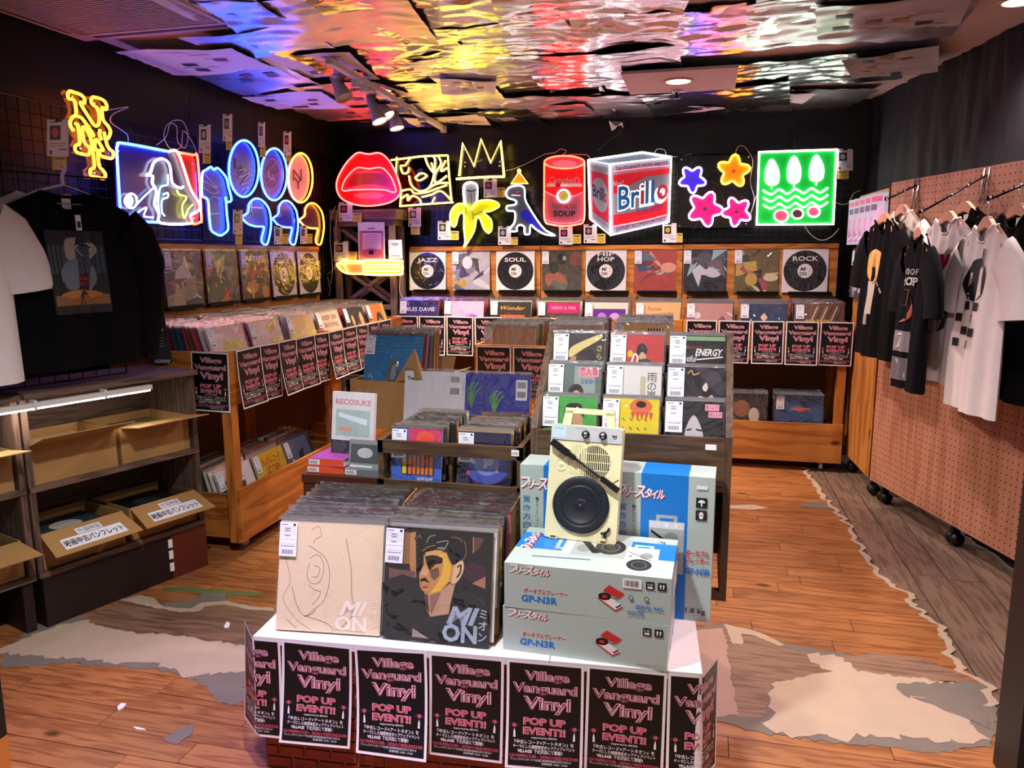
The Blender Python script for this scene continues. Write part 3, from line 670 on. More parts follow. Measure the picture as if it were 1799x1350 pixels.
# batter board
S = Sign('blue and red neon board with a white batter silhouette', 'A', WALLL, base=(1100, 1245))
S.panel([(800, 690), (830, 678), (1160, 740), (1340, 762), (1365, 790), (1390, 1190), (1380, 1235), (1340, 1250), (850, 1230), (815, 1200)], pane('060650'), .005)
bat = [(1160, 740), (1218, 742), (1272, 885), (1310, 1000), (1368, 1100), (1368, 1150), (1310, 1190), (1312, 1242), (1100, 1240), (1090, 1170), (1060, 1110), (1072, 1020), (1042, 960), (1046, 912), (1000, 905), (1030, 885), (1052, 820), (1102, 790), (1150, 812), (1170, 862), (1182, 960), (1240, 995), (1258, 985)]
S.draw([('p', pane('a01414'), [(1218, 748), (1336, 766), (1360, 792), (1384, 1190), (1376, 1230), (1340, 1246), (1308, 1240), (1310, 1195), (1368, 1150), (1368, 1100), (1310, 1000)]), ('p', mat('batter_grey', '50566c', .3), bat), ('c', pane('e6e8f4'), 895, 1085, 36, 44)])
S.tube('blue', [(1100, 1236), (870, 1225), (828, 1215), (815, 1100), (795, 760), (800, 700), (835, 682), (1130, 735), (1155, 741)], sm=4)
S.tube('redtube', [(1225, 747), (1330, 766), (1360, 792), (1386, 1190), (1378, 1232), (1340, 1247), (1312, 1242)], sm=4)
S.tube('white', bat, False, 3); S.tube('white', ell(895, 1085, 40, 50), True, 2, .005)
S.tube('cyan', [(905, 1140), (980, 1060), (1045, 1000)], r=.004); S.tube('cyan', [(905, 1190), (1000, 1130), (985, 1190), (1050, 1200)], r=.004)
S.tube('cyan', [(1150, 900), (1150, 970), (1100, 990), (1085, 1080), (1090, 1180)], r=.004); S.tube('cyan', [(1120, 1040), (1150, 1030), (1150, 1060), (1110, 1080), (1110, 1160), (1130, 1190)], r=.004)
S.tube('yellow', [(1215, 1010), (1232, 1040), (1282, 1060), (1252, 1120), (1266, 1205), (1290, 1150), (1325, 1110)], r=.004)
S.studs([(822, 735), (1338, 825), (1350, 1205)])
# jersey
S = Sign('blue neon sports jersey outline beside the batter board', 'B', WALLL, base=(200, 1128))
J = [(125, 548), (150, 572), (178, 556), (220, 592), (258, 645), (275, 720), (300, 828), (258, 842), (250, 800), (262, 960), (272, 1070), (240, 1110), (205, 1128), (160, 1110), (125, 1075), (110, 950), (98, 825), (50, 790), (48, 680), (55, 595), (85, 572)]
S.panel(J, pane('221e70'), .005).tube('blue', J, True, 3)
S.draw([('l', 'd9c8e8', [(118, 850), (160, 800), (215, 820), (210, 870)], 5), ('l', 'd9c8e8', [(120, 945), (225, 940)], 7), ('l', 'd9c8e8', [(70, 660), (130, 690), (200, 720), (120, 640), (90, 600)], 6), ('l', 'd9c8e8', [(80, 720), (150, 770), (210, 760), (150, 700)], 6)])
S.studs([(125, 565), (185, 572)])
# round baseball boards
def arc_text(col, s, cx, cy, rx, ry, a0, a1, h, flipdir=1):
    out = []
    for i, ch in enumerate(s):
        a = math.radians(a0+(a1-a0)*i/max(1, len(s)-1))
        out.append(tx(col, ch, cx+rx*math.cos(a), cy+ry*math.sin(a)+h*.4, h, w=h*.5))
    return out
def stitches(cx, cy, rx, ry, col):
    o = []
    for s in (-1, 1):
        for i in range(15):
            a = -1.25+2.5*i/14; x, y = cx+s*rx*.82*math.cos(a), cy+ry*.88*math.sin(a)
            o.append(('L', col, [(x-7, y+9), (x+7, y-5)], 3))
    return o
S = Sign('blue ringed round baseball board with dark LA letters', 'B', WALLL, base=(405, 805))
S.panel(ell(405, 562, 120, 234, 32), pane('35308a'), .005).tube('blue', ell(405, 562, 127, 240, 32), True, 1)
S.draw(stitches(405, 562, 120, 236, '2a2760')+[tx('14123a', 'L', 370, 560, 95, w=52), tx('14123a', 'A', 398, 610, 80, w=50), ('l', 'e8dcb8', [(375, 580), (440, 570), (380, 640), (470, 600), (400, 700), (490, 650)], 9), ('l', 'e8dcb8', [(400, 740), (460, 720), (420, 780)], 8)])
S = Sign('blue ringed round badge with curved city lettering', 'B', WALLL, base=(662, 832))
S.panel(ell(662, 610, 104, 214, 32), pane('0e0c5c'), .005).tube('blue', ell(662, 610, 110, 220, 32), True, 1)
S.draw([('c', '8880c0', 662, 610, 70, 136), ('c', '0e0c5c', 662, 610, 66, 128), tx('c8c0e8', 'L', 648, 640, 70, w=34), tx('c8c0e8', 'A', 668, 670, 66, w=40)]+arc_text('8c86c8', 'LOS ANGELES', 662, 610, 86, 172, 200, 340, 34)+arc_text('8c86c8', 'DODGERS', 662, 610, 84, 170, 140, 40, 32)
       + [('L', 'ff3a5a', [(580, 650), (640, 570), (710, 495)], 7), ('L', 'ff3a5a', [(600, 710), (650, 640), (735, 590)], 7)])
S = Sign('orange ringed round baseball board with dark red NY letters', 'B', WALLL, base=(888, 852))
S.panel(ell(888, 640, 96, 202, 32), pane('c8888a'), .005).tube('gold', ell(888, 640, 102, 209, 32), True, 1)
S.draw(stitches(888, 640, 96, 202, '8a3030')+[tx('8a1c20', 'N', 875, 665, 105, w=75), tx('8a1c20', 'Y', 882, 735, 105, w=70)])
# caps
CAP = [(390, 970), (440, 932), (450, 862), (490, 820), (540, 820), (592, 862), (626, 930), (636, 1050), (612, 1180), (590, 1206), (562, 1190), (556, 1150), (576, 1062), (545, 1052), (500, 1050), (440, 1030), (400, 992)]
for i, (x0, s, y0, sy, fill, col, lab) in enumerate([(390, 1, 820, 1, '0a0a74', 'blue', 'blue neon baseball cap outline with a white cross mark'), (655, .857, 838, .955, '08085c', 'blue', 'blue neon baseball cap outline with small letters on its front'), (880, .835, 858, .905, '3c1626', 'gold', 'orange neon baseball cap outline on a dark board')]):
    P = [(x0+(x-390)*s, y0+(y-820)*sy) for x, y in CAP]
    S = Sign(lab, 'B', WALLL, base=P[9]); S.panel(P, pane(fill), .005).tube(col, P, True, 4, .006)
    f = lambda x, y: (x0+(x-390)*s, y0+(y-820)*sy)
    if i == 0: S.draw([('L', 'efe6ff', [f(455, 885), f(585, 895)], 12), ('L', 'efe6ff', [f(490, 845), f(490, 930)], 10), ('L', '9a90d0', [f(480, 905), f(470, 950)], 5), ('L', '9a90d0', [f(495, 905), f(500, 955)], 5)])
    else: S.draw([tx('b8b0ea' if i == 1 else 'b04434', 'LA' if i == 1 else 'NY', *f(480, 960), 50*sy, w=34*s)])
# lips
S = Sign('red neon lips sign standing on the grey stand', 'C', STANDP, base=(430, 690))
OUT = [(350, 235), (430, 248), (520, 238), (592, 290), (652, 390), (695, 520), (690, 590), (640, 640), (560, 670), (430, 686), (300, 670), (200, 620), (160, 540), (170, 450), (230, 340), (300, 262)]
INN = [(330, 365), (430, 372), (540, 363), (618, 440), (660, 548), (640, 570), (560, 550), (430, 546), (300, 550), (222, 558), (206, 530), (240, 450)]
S.panel(cat2(OUT), pane('e01016'), .006)
S.draw([('s', pane('a80a1c'), INN), ('s', pane('e0406a'), [(320, 395), (430, 388), (530, 395), (520, 408), (430, 402), (330, 408)]), ('s', pane('e05070'), [(300, 590), (430, 570), (555, 590), (520, 615), (430, 625), (340, 615)]), ('s', pane('d83a5c'), [(215, 540), (430, 500), (640, 548), (560, 546), (430, 540), (300, 546)])])
S.tube('red', OUT, True, 4, .006).tube('red', INN, True, 4, .005)
# abstract line drawing board
S = Sign('square board of pale looping neon lines beside the lips', 'C', WALLB, base=(900, 690))
S.panel([(665, 285), (1100, 258), (1140, 650), (695, 690)], film('smoke_acrylic', '6c6878', .05, .05, 6, .1), .004)
S.draw([('c', '1a1a8a', 860, 400, 30, 35), ('c', '24209a', 1005, 620, 60, 50)])
for p in ([(620, 298), (780, 278), (900, 265), (1100, 258)], [(668, 272), (665, 430), (700, 560), (695, 688)], [(690, 688), (900, 672), (1145, 655)], [(1100, 260), (1110, 430), (1130, 650)], [(780, 280), (740, 340), (700, 350), (720, 410), (760, 400), (770, 360)], [(770, 430), (790, 510), (860, 560), (940, 530), (980, 420), (960, 320)],
          [(905, 270), (930, 340), (980, 400), (990, 300), (975, 265)], [(1020, 270), (1040, 330), (990, 420), (1000, 490), (1090, 430)], [(1080, 300), (1040, 390), (1100, 360)], [(820, 450), (870, 410), (920, 430), (860, 470), (825, 455)], [(700, 560), (780, 545), (820, 580), (920, 570), (1000, 540), (1090, 510)], [(710, 620), (760, 590), (760, 640), (800, 600), (860, 630), (870, 680)], [(880, 610), (960, 590), (1040, 560), (1130, 640)], [(900, 560), (1000, 500), (1100, 490)], [(960, 670), (990, 610)]):
    S.tube('warm', p, r=.0065)
# crown
S = Sign('pale yellow neon crown of three points above the banana', 'C', WALLB, base=(1380, 450))
S.panel([(1185, 470), (1215, 140), (1330, 330), (1380, 100), (1465, 300), (1550, 120), (1585, 450)], ACR, .004)
S.tube('warm', [(1195, 432), (1225, 155), (1320, 350), (1380, 122), (1460, 320), (1545, 137), (1575, 438)], sm=0, r=.0085); S.tube('warm', [(1170, 458), (1300, 448), (1430, 441), (1575, 438)], r=.0085)
S.studs([(1240, 315), (1238, 350), (1535, 310), (1532, 345)])
# banana
S = Sign('yellow neon peeled banana with a clear top', 'C', WALLB, base=(1240, 1035))
TOPB = [(1238, 670), (1230, 535), (1250, 496), (1290, 486), (1332, 496), (1350, 532), (1346, 655), (1290, 708)]
PEEL = [(1240, 672), (1180, 672), (1132, 720), (1118, 790), (1140, 858), (1166, 848), (1186, 770), (1212, 742), (1236, 765), (1236, 870), (1246, 990), (1232, 1036), (1262, 1000), (1320, 900), (1340, 800), (1366, 782), (1400, 868), (1440, 915), (1470, 878), (1462, 800), (1402, 742), (1462, 728), (1532, 690), (1510, 655), (1440, 636), (1350, 650), (1292, 708)]
S.panel(TOPB, pane('8a8e96'), .005).panel(PEEL, pane('b4b414'), .005)
S.draw([('l', '3a3a3c', [(1250, 550), (1290, 560), (1335, 548)], 12), ('l', '44464a', [(1265, 580), (1262, 650)], 4), ('l', '44464a', [(1290, 580), (1295, 660)], 5), ('l', '44464a', [(1320, 575), (1318, 640)], 4), ('l', '4a4a10', [(1245, 690), (1250, 760)], 5), ('l', '4a4a10', [(1300, 730), (1320, 760), (1390, 730)], 5), ('l', '4a4a10', [(1310, 750), (1305, 800)], 6), ('c', '7cc41c', 1270, 680, 22, 20), ('c', '8ccc1c', 1305, 690, 20, 14)])
S.tube('white', TOPB[:-1], False, 4).tube('yellow', PEEL, True, 3)
# dinosaur with party hat
S = Sign('white neon dinosaur outline under an orange hat', 'D', WALLB, base=(400, 1035))
DIN = [(58, 600), (100, 555), (190, 542), (238, 575), (245, 680), (295, 775), (375, 900), (450, 985), (542, 1034), (430, 1020), (340, 965), (300, 930), (290, 1000), (285, 1020), (240, 1020), (235, 950), (190, 930), (160, 960), (165, 990), (105, 995), (100, 960), (140, 900), (140, 800), (70, 790), (65, 745), (145, 730), (150, 690), (70, 660)]
S.panel(DIN, pane('3c3e44'), .005).draw([('s', pane('1c1c9a'), [(230, 780), (280, 800), (380, 940), (420, 990), (340, 950), (200, 850)]), ('c', 'c83a5a', 165, 605, 26, 10), ('L', 'e8e8ee', [(105, 635), (195, 640)], 14)])
S.tube('white', DIN, True, 3, .006).panel([(110, 525), (185, 405), (268, 522)], pane('e07a10'), .005, 'hat').tube('warm', [(105, 525), (185, 405), (272, 522)], True, 0, .006).tube('warm', ell(185, 398, 14, 14, 12), True, 1, .005)
# can
S = Sign('red neon soup can with white disc', 'D', WALLB, base=(630, 940))
lid = ell(630, 312, 196, 62, 28); body = ell(630, 312, 198, 62, 14, 0, math.pi, 0)[::1]
low = [(826, 320)]+[(828, 600), (826, 880)]+ell(630, 880, 196, 60, 12, 0, 0, math.pi)+[(434, 880), (432, 600), (433, 320)]
S.panel(low+ell(630, 312, 198, 62, 12, 0, math.pi, 2*math.pi), pane('a86472'), .006)
S.draw([('p', pane('d81818'), [(434, 330)]+ell(630, 312, 196, 62, 10, 0, math.pi, 0)+[(826, 320), (826, 590)]+ell(630, 590, 196, 60, 10, 0, 0, math.pi)+[(434, 590)]), ('c', pane('a86070'), 630, 312, 185, 54), ('c', pane('c87a8c'), 630, 325, 120, 36),
        ('r', pane('f4e8d8'), 452, 520, 800, 552), ('r', pane('b00c18'), 540, 520, 590, 552), tx('f2d8dc', "Campbell's", 630, 515, 62, w=310, shear=.3), tx('b8142c', 'TOMATO', 625, 768, 52, w=245), tx('2a2416', 'SOUP', 628, 845, 58, w=220, off=.02), ('c', '8c8a3c', 625, 645, 42, 42)])
S.tube('redtube', lid, True, 2, .0065).tube('redtube', [(433, 320), (432, 600), (436, 880), (500, 925), (630, 942), (760, 925), (824, 880), (828, 600), (827, 320)], sm=3)
S.tube('redline', [(440, 600), (520, 640), (555, 650)], r=.004).tube('redline', [(690, 650), (760, 635), (820, 600)], r=.004).tube('redline', [(440, 875), (520, 905), (630, 915), (740, 905), (820, 870)], r=.003).tube('white', ell(622, 645, 60, 62, 20), True, 1, .007)
# carton
S = Sign('white neon edged soap pad carton in red, white and blue', 'D', WALLB, base=(1085, 1036))
fa, fb, fc, fd = (1080, 330), (1685, 262), (1660, 900), (1085, 1035)
def quadmap(a, b, c, d):
    return lambda u, v, k: S.at((a[0]*(1-u)+b[0]*u)*(1-v)+(d[0]*(1-u)+c[0]*u)*v, (a[1]*(1-u)+b[1]*u)*(1-v)+(d[1]*(1-u)+c[1]*u)*v, .001+k*.00012)
S.panel([(865, 292), (1080, 332), (1085, 1033), (885, 872)], pane('86848f'), .006).panel([fa, fb, fc, fd], pane('90909a'), .006).panel([(865, 290), (1400, 216), (1685, 262), (1080, 330)], pane('5c6878'), .006, 'backing', .0)
Q = quadmap(fa, fb, fc, fd)
WG = neon('print_glow', 'f4faff', 1.1); RG = pane('c01422')
S.draw([('p', RG, [(.05, .16), (.97, .16), (.97, .25), (.6, .24), (.3, .34), (.3, .42), (.05, .42)]), ('p', RG, [(.05, .72), (.6, .74), (.88, .66), (.95, .58), (.97, .9), (.05, .88)])], Q)
def ft(col, s, u, v, h, **o): o['flip'] = True; return ('t', col, s, u, v, h, o)
S.draw([ft('2a2a78', '24 GIANT SIZE PKGS', .52, .115, .07, w=.86), ft('2a2a78', 'SHINES ALUMINUM FAST', .52, .965, .06, w=.86), ft('e8d8e0', 'New!', .13, .32, .08, w=.18, shear=.3),
        ft(WG, 'Brillo', .54, .66, .34, w=.84, off=.06), ft('1a74b8', 'Br', .31, .66, .34, w=.36, off=.02), ft('c8202c', 'i', .535, .645, .33, w=.07), ft('1a74b8', 'll', .66, .64, .34, w=.15, off=.02), ft('c8202c', 'o', .87, .62, .34, w=.19, off=.02), ft('22388a', 'soap pads', .66, .745, .065, w=.45), ft('22388a', 'WITH RUST RESISTER', .66, .79, .03, w=.42)], Q)
Q2 = quadmap((865, 292), (1080, 332), (1085, 1033), (885, 872))
S.draw([('r', pane('a01c30'), .12, .16, .9, .85), ('c', pane('908c9a'), .5, .5, .38, .26), ft('20244a', 'Brill', .42, .57, .2, w=.55, off=.02), ft('b01c30', 'o', .78, .57, .2, w=.15, off=.02), ft('6a6a80', 'GIANT SIZE PKGS', .5, .1, .05, w=.8), ft('6a6a80', 'SHINES ALUMINUM', .5, .93, .045, w=.8)], Q2)
for p in ([(865, 292), (1080, 332), (1085, 1034), (885, 872)], [(1080, 332), (1685, 262), (1660, 900), (1085, 1034)], [(865, 292), (1400, 216), (1685, 262)]): S.tube('white', p, len(p) == 4, 0, .0075)
S.tube('redline', [(1115, 405), (1400, 370), (1660, 345)], r=.0035, sm=3).tube('redline', [(1115, 945), (1400, 890), (1640, 830)], r=.0035, sm=3)
# flowers
S = Sign('dark board with four round-petalled neon flowers in violet, orange and pink', 'E', WALLB, base=(420, 960))
S.panel([(65, 247), (775, 240), (770, 955), (60, 960)], mat('flower_board', '15160f', .12, var=.2), .005)
rg = random.Random(4); gl = []
for i in range(60):
    x, y = rg.uniform(80, 740), rg.uniform(270, 930); gl.append(('L', ['2e3322', '4a4632', '3c2c3a'][i % 3], [(x, y), (x+rg.uniform(-40, 40), y+rg.uniform(20, 60))], 4))
S.draw(gl)
def flower(cx, cy, R, rot, fill, tube, n=5):
    P = [(cx+R*(.8+.2*math.cos(n*a))*math.cos(a+rot), cy+R*(.8+.2*math.cos(n*a))*math.sin(a+rot)) for a in [2*math.pi*i/40 for i in range(40)]]
    global S
    S.k = 70; S.draw([('p', pane(fill), P), ('c', pane('60306a' if fill[0] != 'f' else 'c8500a'), cx, cy, R*.12, R*.12)]); S.tube(tube, P, True, 1, .0075)
flower(205, 480, 138, .3, '3410c8', 'violet'); flower(612, 400, 165, -.2, 'f09000', 'gold'); flower(330, 772, 180, .1, 'e8106a', 'pinkw'); flower(642, 800, 150, .5, 'e8106a', 'pinkw')
S.studs([(98, 283), (760, 258), (78, 940), (735, 920)])
# green board
S = Sign('square green neon board with white frame, three leaf shapes and wavy lines', 'E', WALLB, base=(1210, 925))
S.panel([(862, 213), (1628, 188), (1592, 922), (838, 927)], pane('0a9a30'), .006)
S.tube('white', [(862, 213), (1628, 188), (1592, 922), (838, 927)], True, 0, .0095)
LFS = [[(940, 520), (930, 400), (985, 285), (1050, 400), (1040, 520)], [(1160, 500), (1150, 370), (1205, 255), (1265, 370), (1250, 500)], [(1375, 480), (1370, 360), (1425, 245), (1490, 360), (1475, 480)]]
S.draw([('s', pane('8fb8dc'), l) for l in LFS]+[('c', pane('d83a52'), 1080, 840, 60, 50), ('c', pane('d83a52'), 1400, 800, 50, 45), ('c', pane('3a1a20'), 1240, 820, 50, 45)])
for l in LFS: S.tube('white', l, True, 4, .0065).tube('white', [(l[2][0], l[2][1]+60), (l[2][0], l[0][1]+60)], r=.0045, sm=0)
for y in (610, 680, 750): S.tube('white', [(900+j*80, y+(22 if j % 2 else -22)-j*3) for j in range(9)], r=.0065)
for cx_, cy_, r_ in ((1080, 840, 70), (1400, 800, 60), (1240, 820, 58)): S.tube('white', ell(cx_, cy_, r_, r_*.85, 20), True, 1, .0055)
# lipstick
S = Sign('pale yellow neon lipstick lying across the grey stand', 'C', (Vector((0, 5.8, 0)), Vector((0, -1, 0))), base=(540, 1268))
BOD = [(388, 1168), (412, 1147), (690, 1147), (715, 1170), (715, 1242), (690, 1266), (412, 1266), (388, 1244)]
TIP = [(388, 1150), (235, 1150), (175, 1168), (165, 1190), (200, 1232), (260, 1258), (388, 1260)]
S.panel(BOD, pane('c8a850'), .006).panel(TIP, pane('b88a50'), .006)
S.tube('warm', BOD, True, 3, .0075).tube('warm', TIP, False, 3, .0065).tube('warm', [(175, 1168), (225, 1190), (250, 1250)], r=.005)
for y in (1180, 1205, 1235): S.tube('warm', [(405, y), (695, y)], r=.0055, sm=0)
S.tube('warm', [(220, 1175), (300, 1170), (380, 1172)], r=.005)
# ================================================================ price cards
CLIP = mat('binder_clip', '1c1a1d', .35, .5)
YEL = mat('yellow_sticker', 'e8cc58', .6, var=.05)
def card(label, crop, plane, box, st, pic, d=.012):
    S = Sign(label, crop, plane, 'price_card', 'price card', ((box[0]+box[2])/2, box[3]), 'price cards of the neon signs')
    x0, y0, x1, y1 = box; w_, h_ = x1-x0, y1-y0
    S.panel([(x0, y0), (x1, y0), (x1, y1), (x0, y1)], PAPER, .0012, 'card', d)
    S.draw([('r', '2a2228', x0+w_*.12, y0+h_*.16, x0+w_*.62, y0+h_*.55), ('c', pic, x0+w_*.37, y0+h_*.355, w_*.16, h_*.13), ('r', '55505a', x0+w_*.1, y0+h_*.05, x0+w_*.5, y0+h_*.08), ('r', 'a8a0a8', x0+w_*.1, y0+h_*.64, x0+w_*.9, y0+h_*.66), ('r', 'a8a0a8', x0+w_*.1, y0+h_*.71, x0+w_*.8, y0+h_*.73), ('r', '55505a', x0+w_*.55, y0+h_*.8, x0+w_*.9, y0+h_*.83), ('r', '2a2430', x0+w_*.1, y0+h_*.84, x0+w_*.22, y0+h_*.94)], None, 'print', d+.001)
    if st:
        a, b, c, e = st; S.panel([(a, b), (c, b), (c, e), (a, e)], YEL, .0012, 'sticker', d+.002)
        S.k = 1; mx_, my_ = (a+c)/2, (b+e)/2+(e-b)*.12; rr = (c-a)*.26
        S.draw([('r', '3a3424', a+(c-a)*.15, b+(e-b)*.14, c-(c-a)*.15, b+(e-b)*.24), ('c', '6a5a1c', mx_, my_, rr, rr*(e-b)/(c-a)*.9), ('c', YEL, mx_, my_, rr*.8, rr*(e-b)/(c-a)*.72), ('r', '6a5a1c', mx_-rr*.3, my_-rr*.2, mx_+rr*.3, my_)], None, 'sticker_print', d+.003)
    S.panel([(x0+w_*.42, y0-h_*.05), (x0+w_*.62, y0-h_*.05), (x0+w_*.66, y0+h_*.06), (x0+w_*.38, y0+h_*.06)], CLIP, .008, 'clip', d+.006)
card('white price card clipped beside the orange letter sign', 'A', WALLL, (290, 520, 440, 775), (325, 772, 425, 872), 'c8502a', .03)
for lab, bx_, st, pic in [('jersey sign', (10, 190, 108, 430), (40, 430, 105, 520), 'b8b0d8'), ('dark LA baseball board', (212, 100, 292, 330), (238, 330, 288, 405), '8a80c8'), ('round badge with curved lettering', (515, 170, 572, 378), (530, 375, 576, 465), '6a68b8'), ('orange ringed baseball board', (730, 248, 796, 450), (750, 450, 790, 505), 'd05a3a'),
        ('cap with the white cross mark', (300, 910, 382, 1115), (318, 1115, 376, 1205), '8a84a8'), ('cap with small letters', (652, 1050, 720, 1203), (720, 1115, 770, 1200), '4a48a8'), ('orange cap', (875, 1050, 933, 1200), (930, 1115, 973, 1195), 'a84a3a')]:
    card('price card with yellow sticker clipped near the '+lab, 'B', WALLL, bx_, st, pic, .03)
for lab, cr, pl, bx_, st, pic in [('lips sign', 'C', STANDP, (175, 655, 290, 815), (293, 745, 370, 820), 'b83a4a'), ('lipstick sign', 'C', STANDP, (135, 985, 255, 1150), (257, 1072, 330, 1135), 'b8964a'), ('looping line board', 'C', WALLB, (763, 700, 870, 860), (785, 860, 860, 928), 'd8c890'), ('peeled banana', 'C', WALLB, (1012, 812, 1120, 972), (1118, 897, 1190, 973), 'c8c46a'),
        ('three point crown', 'C', WALLB, (1400, 458, 1512, 613), (1512, 530, 1580, 613), 'c8685a'), ('dinosaur sign', 'C', WALLB, (1522, 857, 1630, 1015), (1632, 950, 1690, 1015), 'b0b0c8'), ('soup can sign', 'D', WALLB, (577, 948, 710, 1125), (712, 1022, 795, 1115), 'c83a4a'), ('soap pad carton sign', 'D', WALLB, (820, 925, 950, 1110), (950, 1018, 1035, 1112), 'c87a8a'),
        ('flower board', 'D', WALLB, (1597, 912, 1735, 1105), (1738, 1012, 1795, 1104), 'd8b03a'), ('green board', 'E', WALLB, (1630, 182, 1788, 394), (1637, 397, 1747, 478), 'a8a8b0')]:
    card('price card with yellow sticker next to the '+lab, cr, pl, bx_, st, pic)
S = Sign('pink event flyer with a clip standing on the grey stand', 'C', STANDP, 'event_flyer', 'flyer', (445, 1135))
S.panel([(330, 822), (556, 822), (562, 1135), (338, 1135)], PAPER, .002, 'sheet').draw([('r', 'c8687a', 345, 895, 550, 1130), ('r', '6a1830', 360, 900, 535, 912), ('r', 'e8b4c8', 372, 912, 528, 1050), ('c', 'b0506a', 450, 1085, 90, 40), ('r', '4a3440', 415, 872, 475, 880)]+[('r', 'a87088', 385, y, 510, y+4) for y in range(930, 1045, 18)])
S.panel([(430, 1062), (462, 1062), (466, 1095), (426, 1095)], CLIP, .008, 'clip', .008)
S = Sign('small pink card standing beside the event flyer', 'C', STANDP, 'info_card', 'card', (650, 1130))
S.panel([(588, 972), (702, 972), (710, 1132), (594, 1132)], PAPER, .002, 'sheet').draw([('r', '8a7080', 615, 1000, 680, 1005), ('r', '8a7080', 625, 1012, 670, 1017), ('r', 'a02840', 612, 1105, 688, 1110)])
# ================================================================ event posters
PINKT = mat('poster_pink', 'f4b8c4', .5, var=.03); PINKD = mat('poster_rose', 'cf5468', .5, var=.03); GLOW = mat('poster_maroon', '5a1020', .5); PBLK = mat('poster_black', '0d1113', .35, var=.1); PWHT = mat('poster_white', 'f2eeec', .5)
def poster_set(curl=0.0, foldx=None, ang=0.0, twist=0.0, key=None):
    """meshes of one A4 event poster; local x right, z up from the top edge at 0, printed face towards -y"""
    W2, H = .105, .297
    def bend(x, z, k):
        t = -z/H; y = -curl*t*t-twist*x*t-.0004*k; x2 = x
        if foldx is not None:
            d = x-foldx if ang > 0 else foldx-x
            if d > 0: a = abs(ang); x2 = foldx+(1 if ang > 0 else -1)*d*math.cos(a); y = y*.6+d*math.sin(a)*(1-.25*t)
        return (x2, y, z)
    me = {}
    g = MB()
    n = 12
    V = [bend(-W2+2*W2*i/n, -H*j/12, 0) for j in range(13) for i in range(n+1)]; g.add(V, [(j*(n+1)+i, (j+1)*(n+1)+i, (j+1)*(n+1)+i+1, j*(n+1)+i+1) for j in range(12) for i in range(n)], PWHT, True)
    me['sheet'] = g.mesh('sheet')
    g = MB(); m_ = .0075
    V = [bend(-W2+m_+(2*W2-2*m_)*i/n, -m_-(H-2*m_)*j/12, 1) for j in range(13) for i in range(n+1)]; g.add(V, [(j*(n+1)+i, (j+1)*(n+1)+i, (j+1)*(n+1)+i+1, j*(n+1)+i+1) for j in range(12) for i in range(n)], PBLK, True)
    me['printed_panel'] = g.mesh('printed_panel')
    g = MB(); fn = lambda x, z, k: bend(x, z, k)
    T = [('Village', .006, -.052, .026, .118), ('Vanguard', .0, -.088, .026, .172), ('Vinyl', .006, -.133, .034, .125)]
    for off, mt, k in ((.075, GLOW, 2), (.042, PINKT, 3), (-.006, PBLK, 4)):
        for s, x, z, h, w in T: g.draw([('t', mt, s, x, z, h, {'w': w+off*.1, 'off': off})], fn, k)
    for s, x, z, h, w in T: g.draw([('t', PINKT, s, x+.0016, z+.001, h*.86, {'w': w*.97, 'off': -.028})], fn, 5)
    me['title_lettering'] = g.mesh('title_lettering')
    g = MB()
    for s, z, w in (('POP UP', -.178, .112), ('EVENT!!', -.204, .112)):
        g.draw([('t', PINKT, s, 0, z, .019, {'w': w+.004, 'off': .055})], fn, 2); g.draw([('t', PINKD, s, 0, z, .019, {'w': w, 'off': .02})], fn, 3)
    for s in (-1, 1):
        g.draw([('c', '23282b', .082*s, -.182, .016, .005), ('c', PINKD, .082*s, -.182, .0058, .0058), ('p', PWHT, [(.078*s, -.214), (.084*s, -.214), (.084*s, -.2), (.082*s, -.19), (.079*s, -.198)])], fn, 2)
    me['event_lettering'] = g.mesh('event_lettering')
    g = MB()
    for s, x, z, h, w in (('supported by MION!', 0, -.2145, .005, .07), ('『中古レコード×アートネオン』を', 0, -.230, .0085, .162), ('テーマにした期間限定ポップアップイベント', 0, -.2415, .0075, .168), ('下北沢店にて開催!!', .012, -.2535, .0085, .078)):
        g.draw([('t', PWHT, s, x, z, h, {'w': w, 'off': .012})], fn, 2)
    g.draw([('t', PWHT, 'VILLAGE', -.052, -.2535, .008, {'w': .04, 'off': .03})], fn, 2)
    g.draw([('t', PINKD, '12/19(FRI)12:00 - 2026/1/18(SUN)23:00', 0, -.2665, .0085, {'w': .186, 'off': .02})], fn, 2)
    for s, x, z, h, w in (('ヴィレッジヴァンガード下北沢店 東京都世田谷区北沢2丁目10-15', -.008, -.2745, .005, .165), ('営業時間 10:00 - 23:00', .03, -.2825, .0048, .07)): g.draw([('t', PWHT, s, x, z, h, {'w': w})], fn, 2)
    me['small_print'] = g.mesh('small_print')
    return me
PS = {k: poster_set(*v) for k, v in {'flat': (.004,), 'a': (.022, None, 0, .03), 'b': (.035, None, 0, -.05), 'c': (.05, None, 0, .08), 'L': (.02, .02, -.9), 'R': (.03, -.017, 1.15)}.items()}
def poster(kind, loc, rz, label, group, tilt=0.0, rx=0.0):
    t = thing('event_poster', label, 'poster', loc, 0, group); t.rotation_euler = (rx, tilt, rz)
    for n, me in PS[kind].items(): place(me, n, t)
    return t
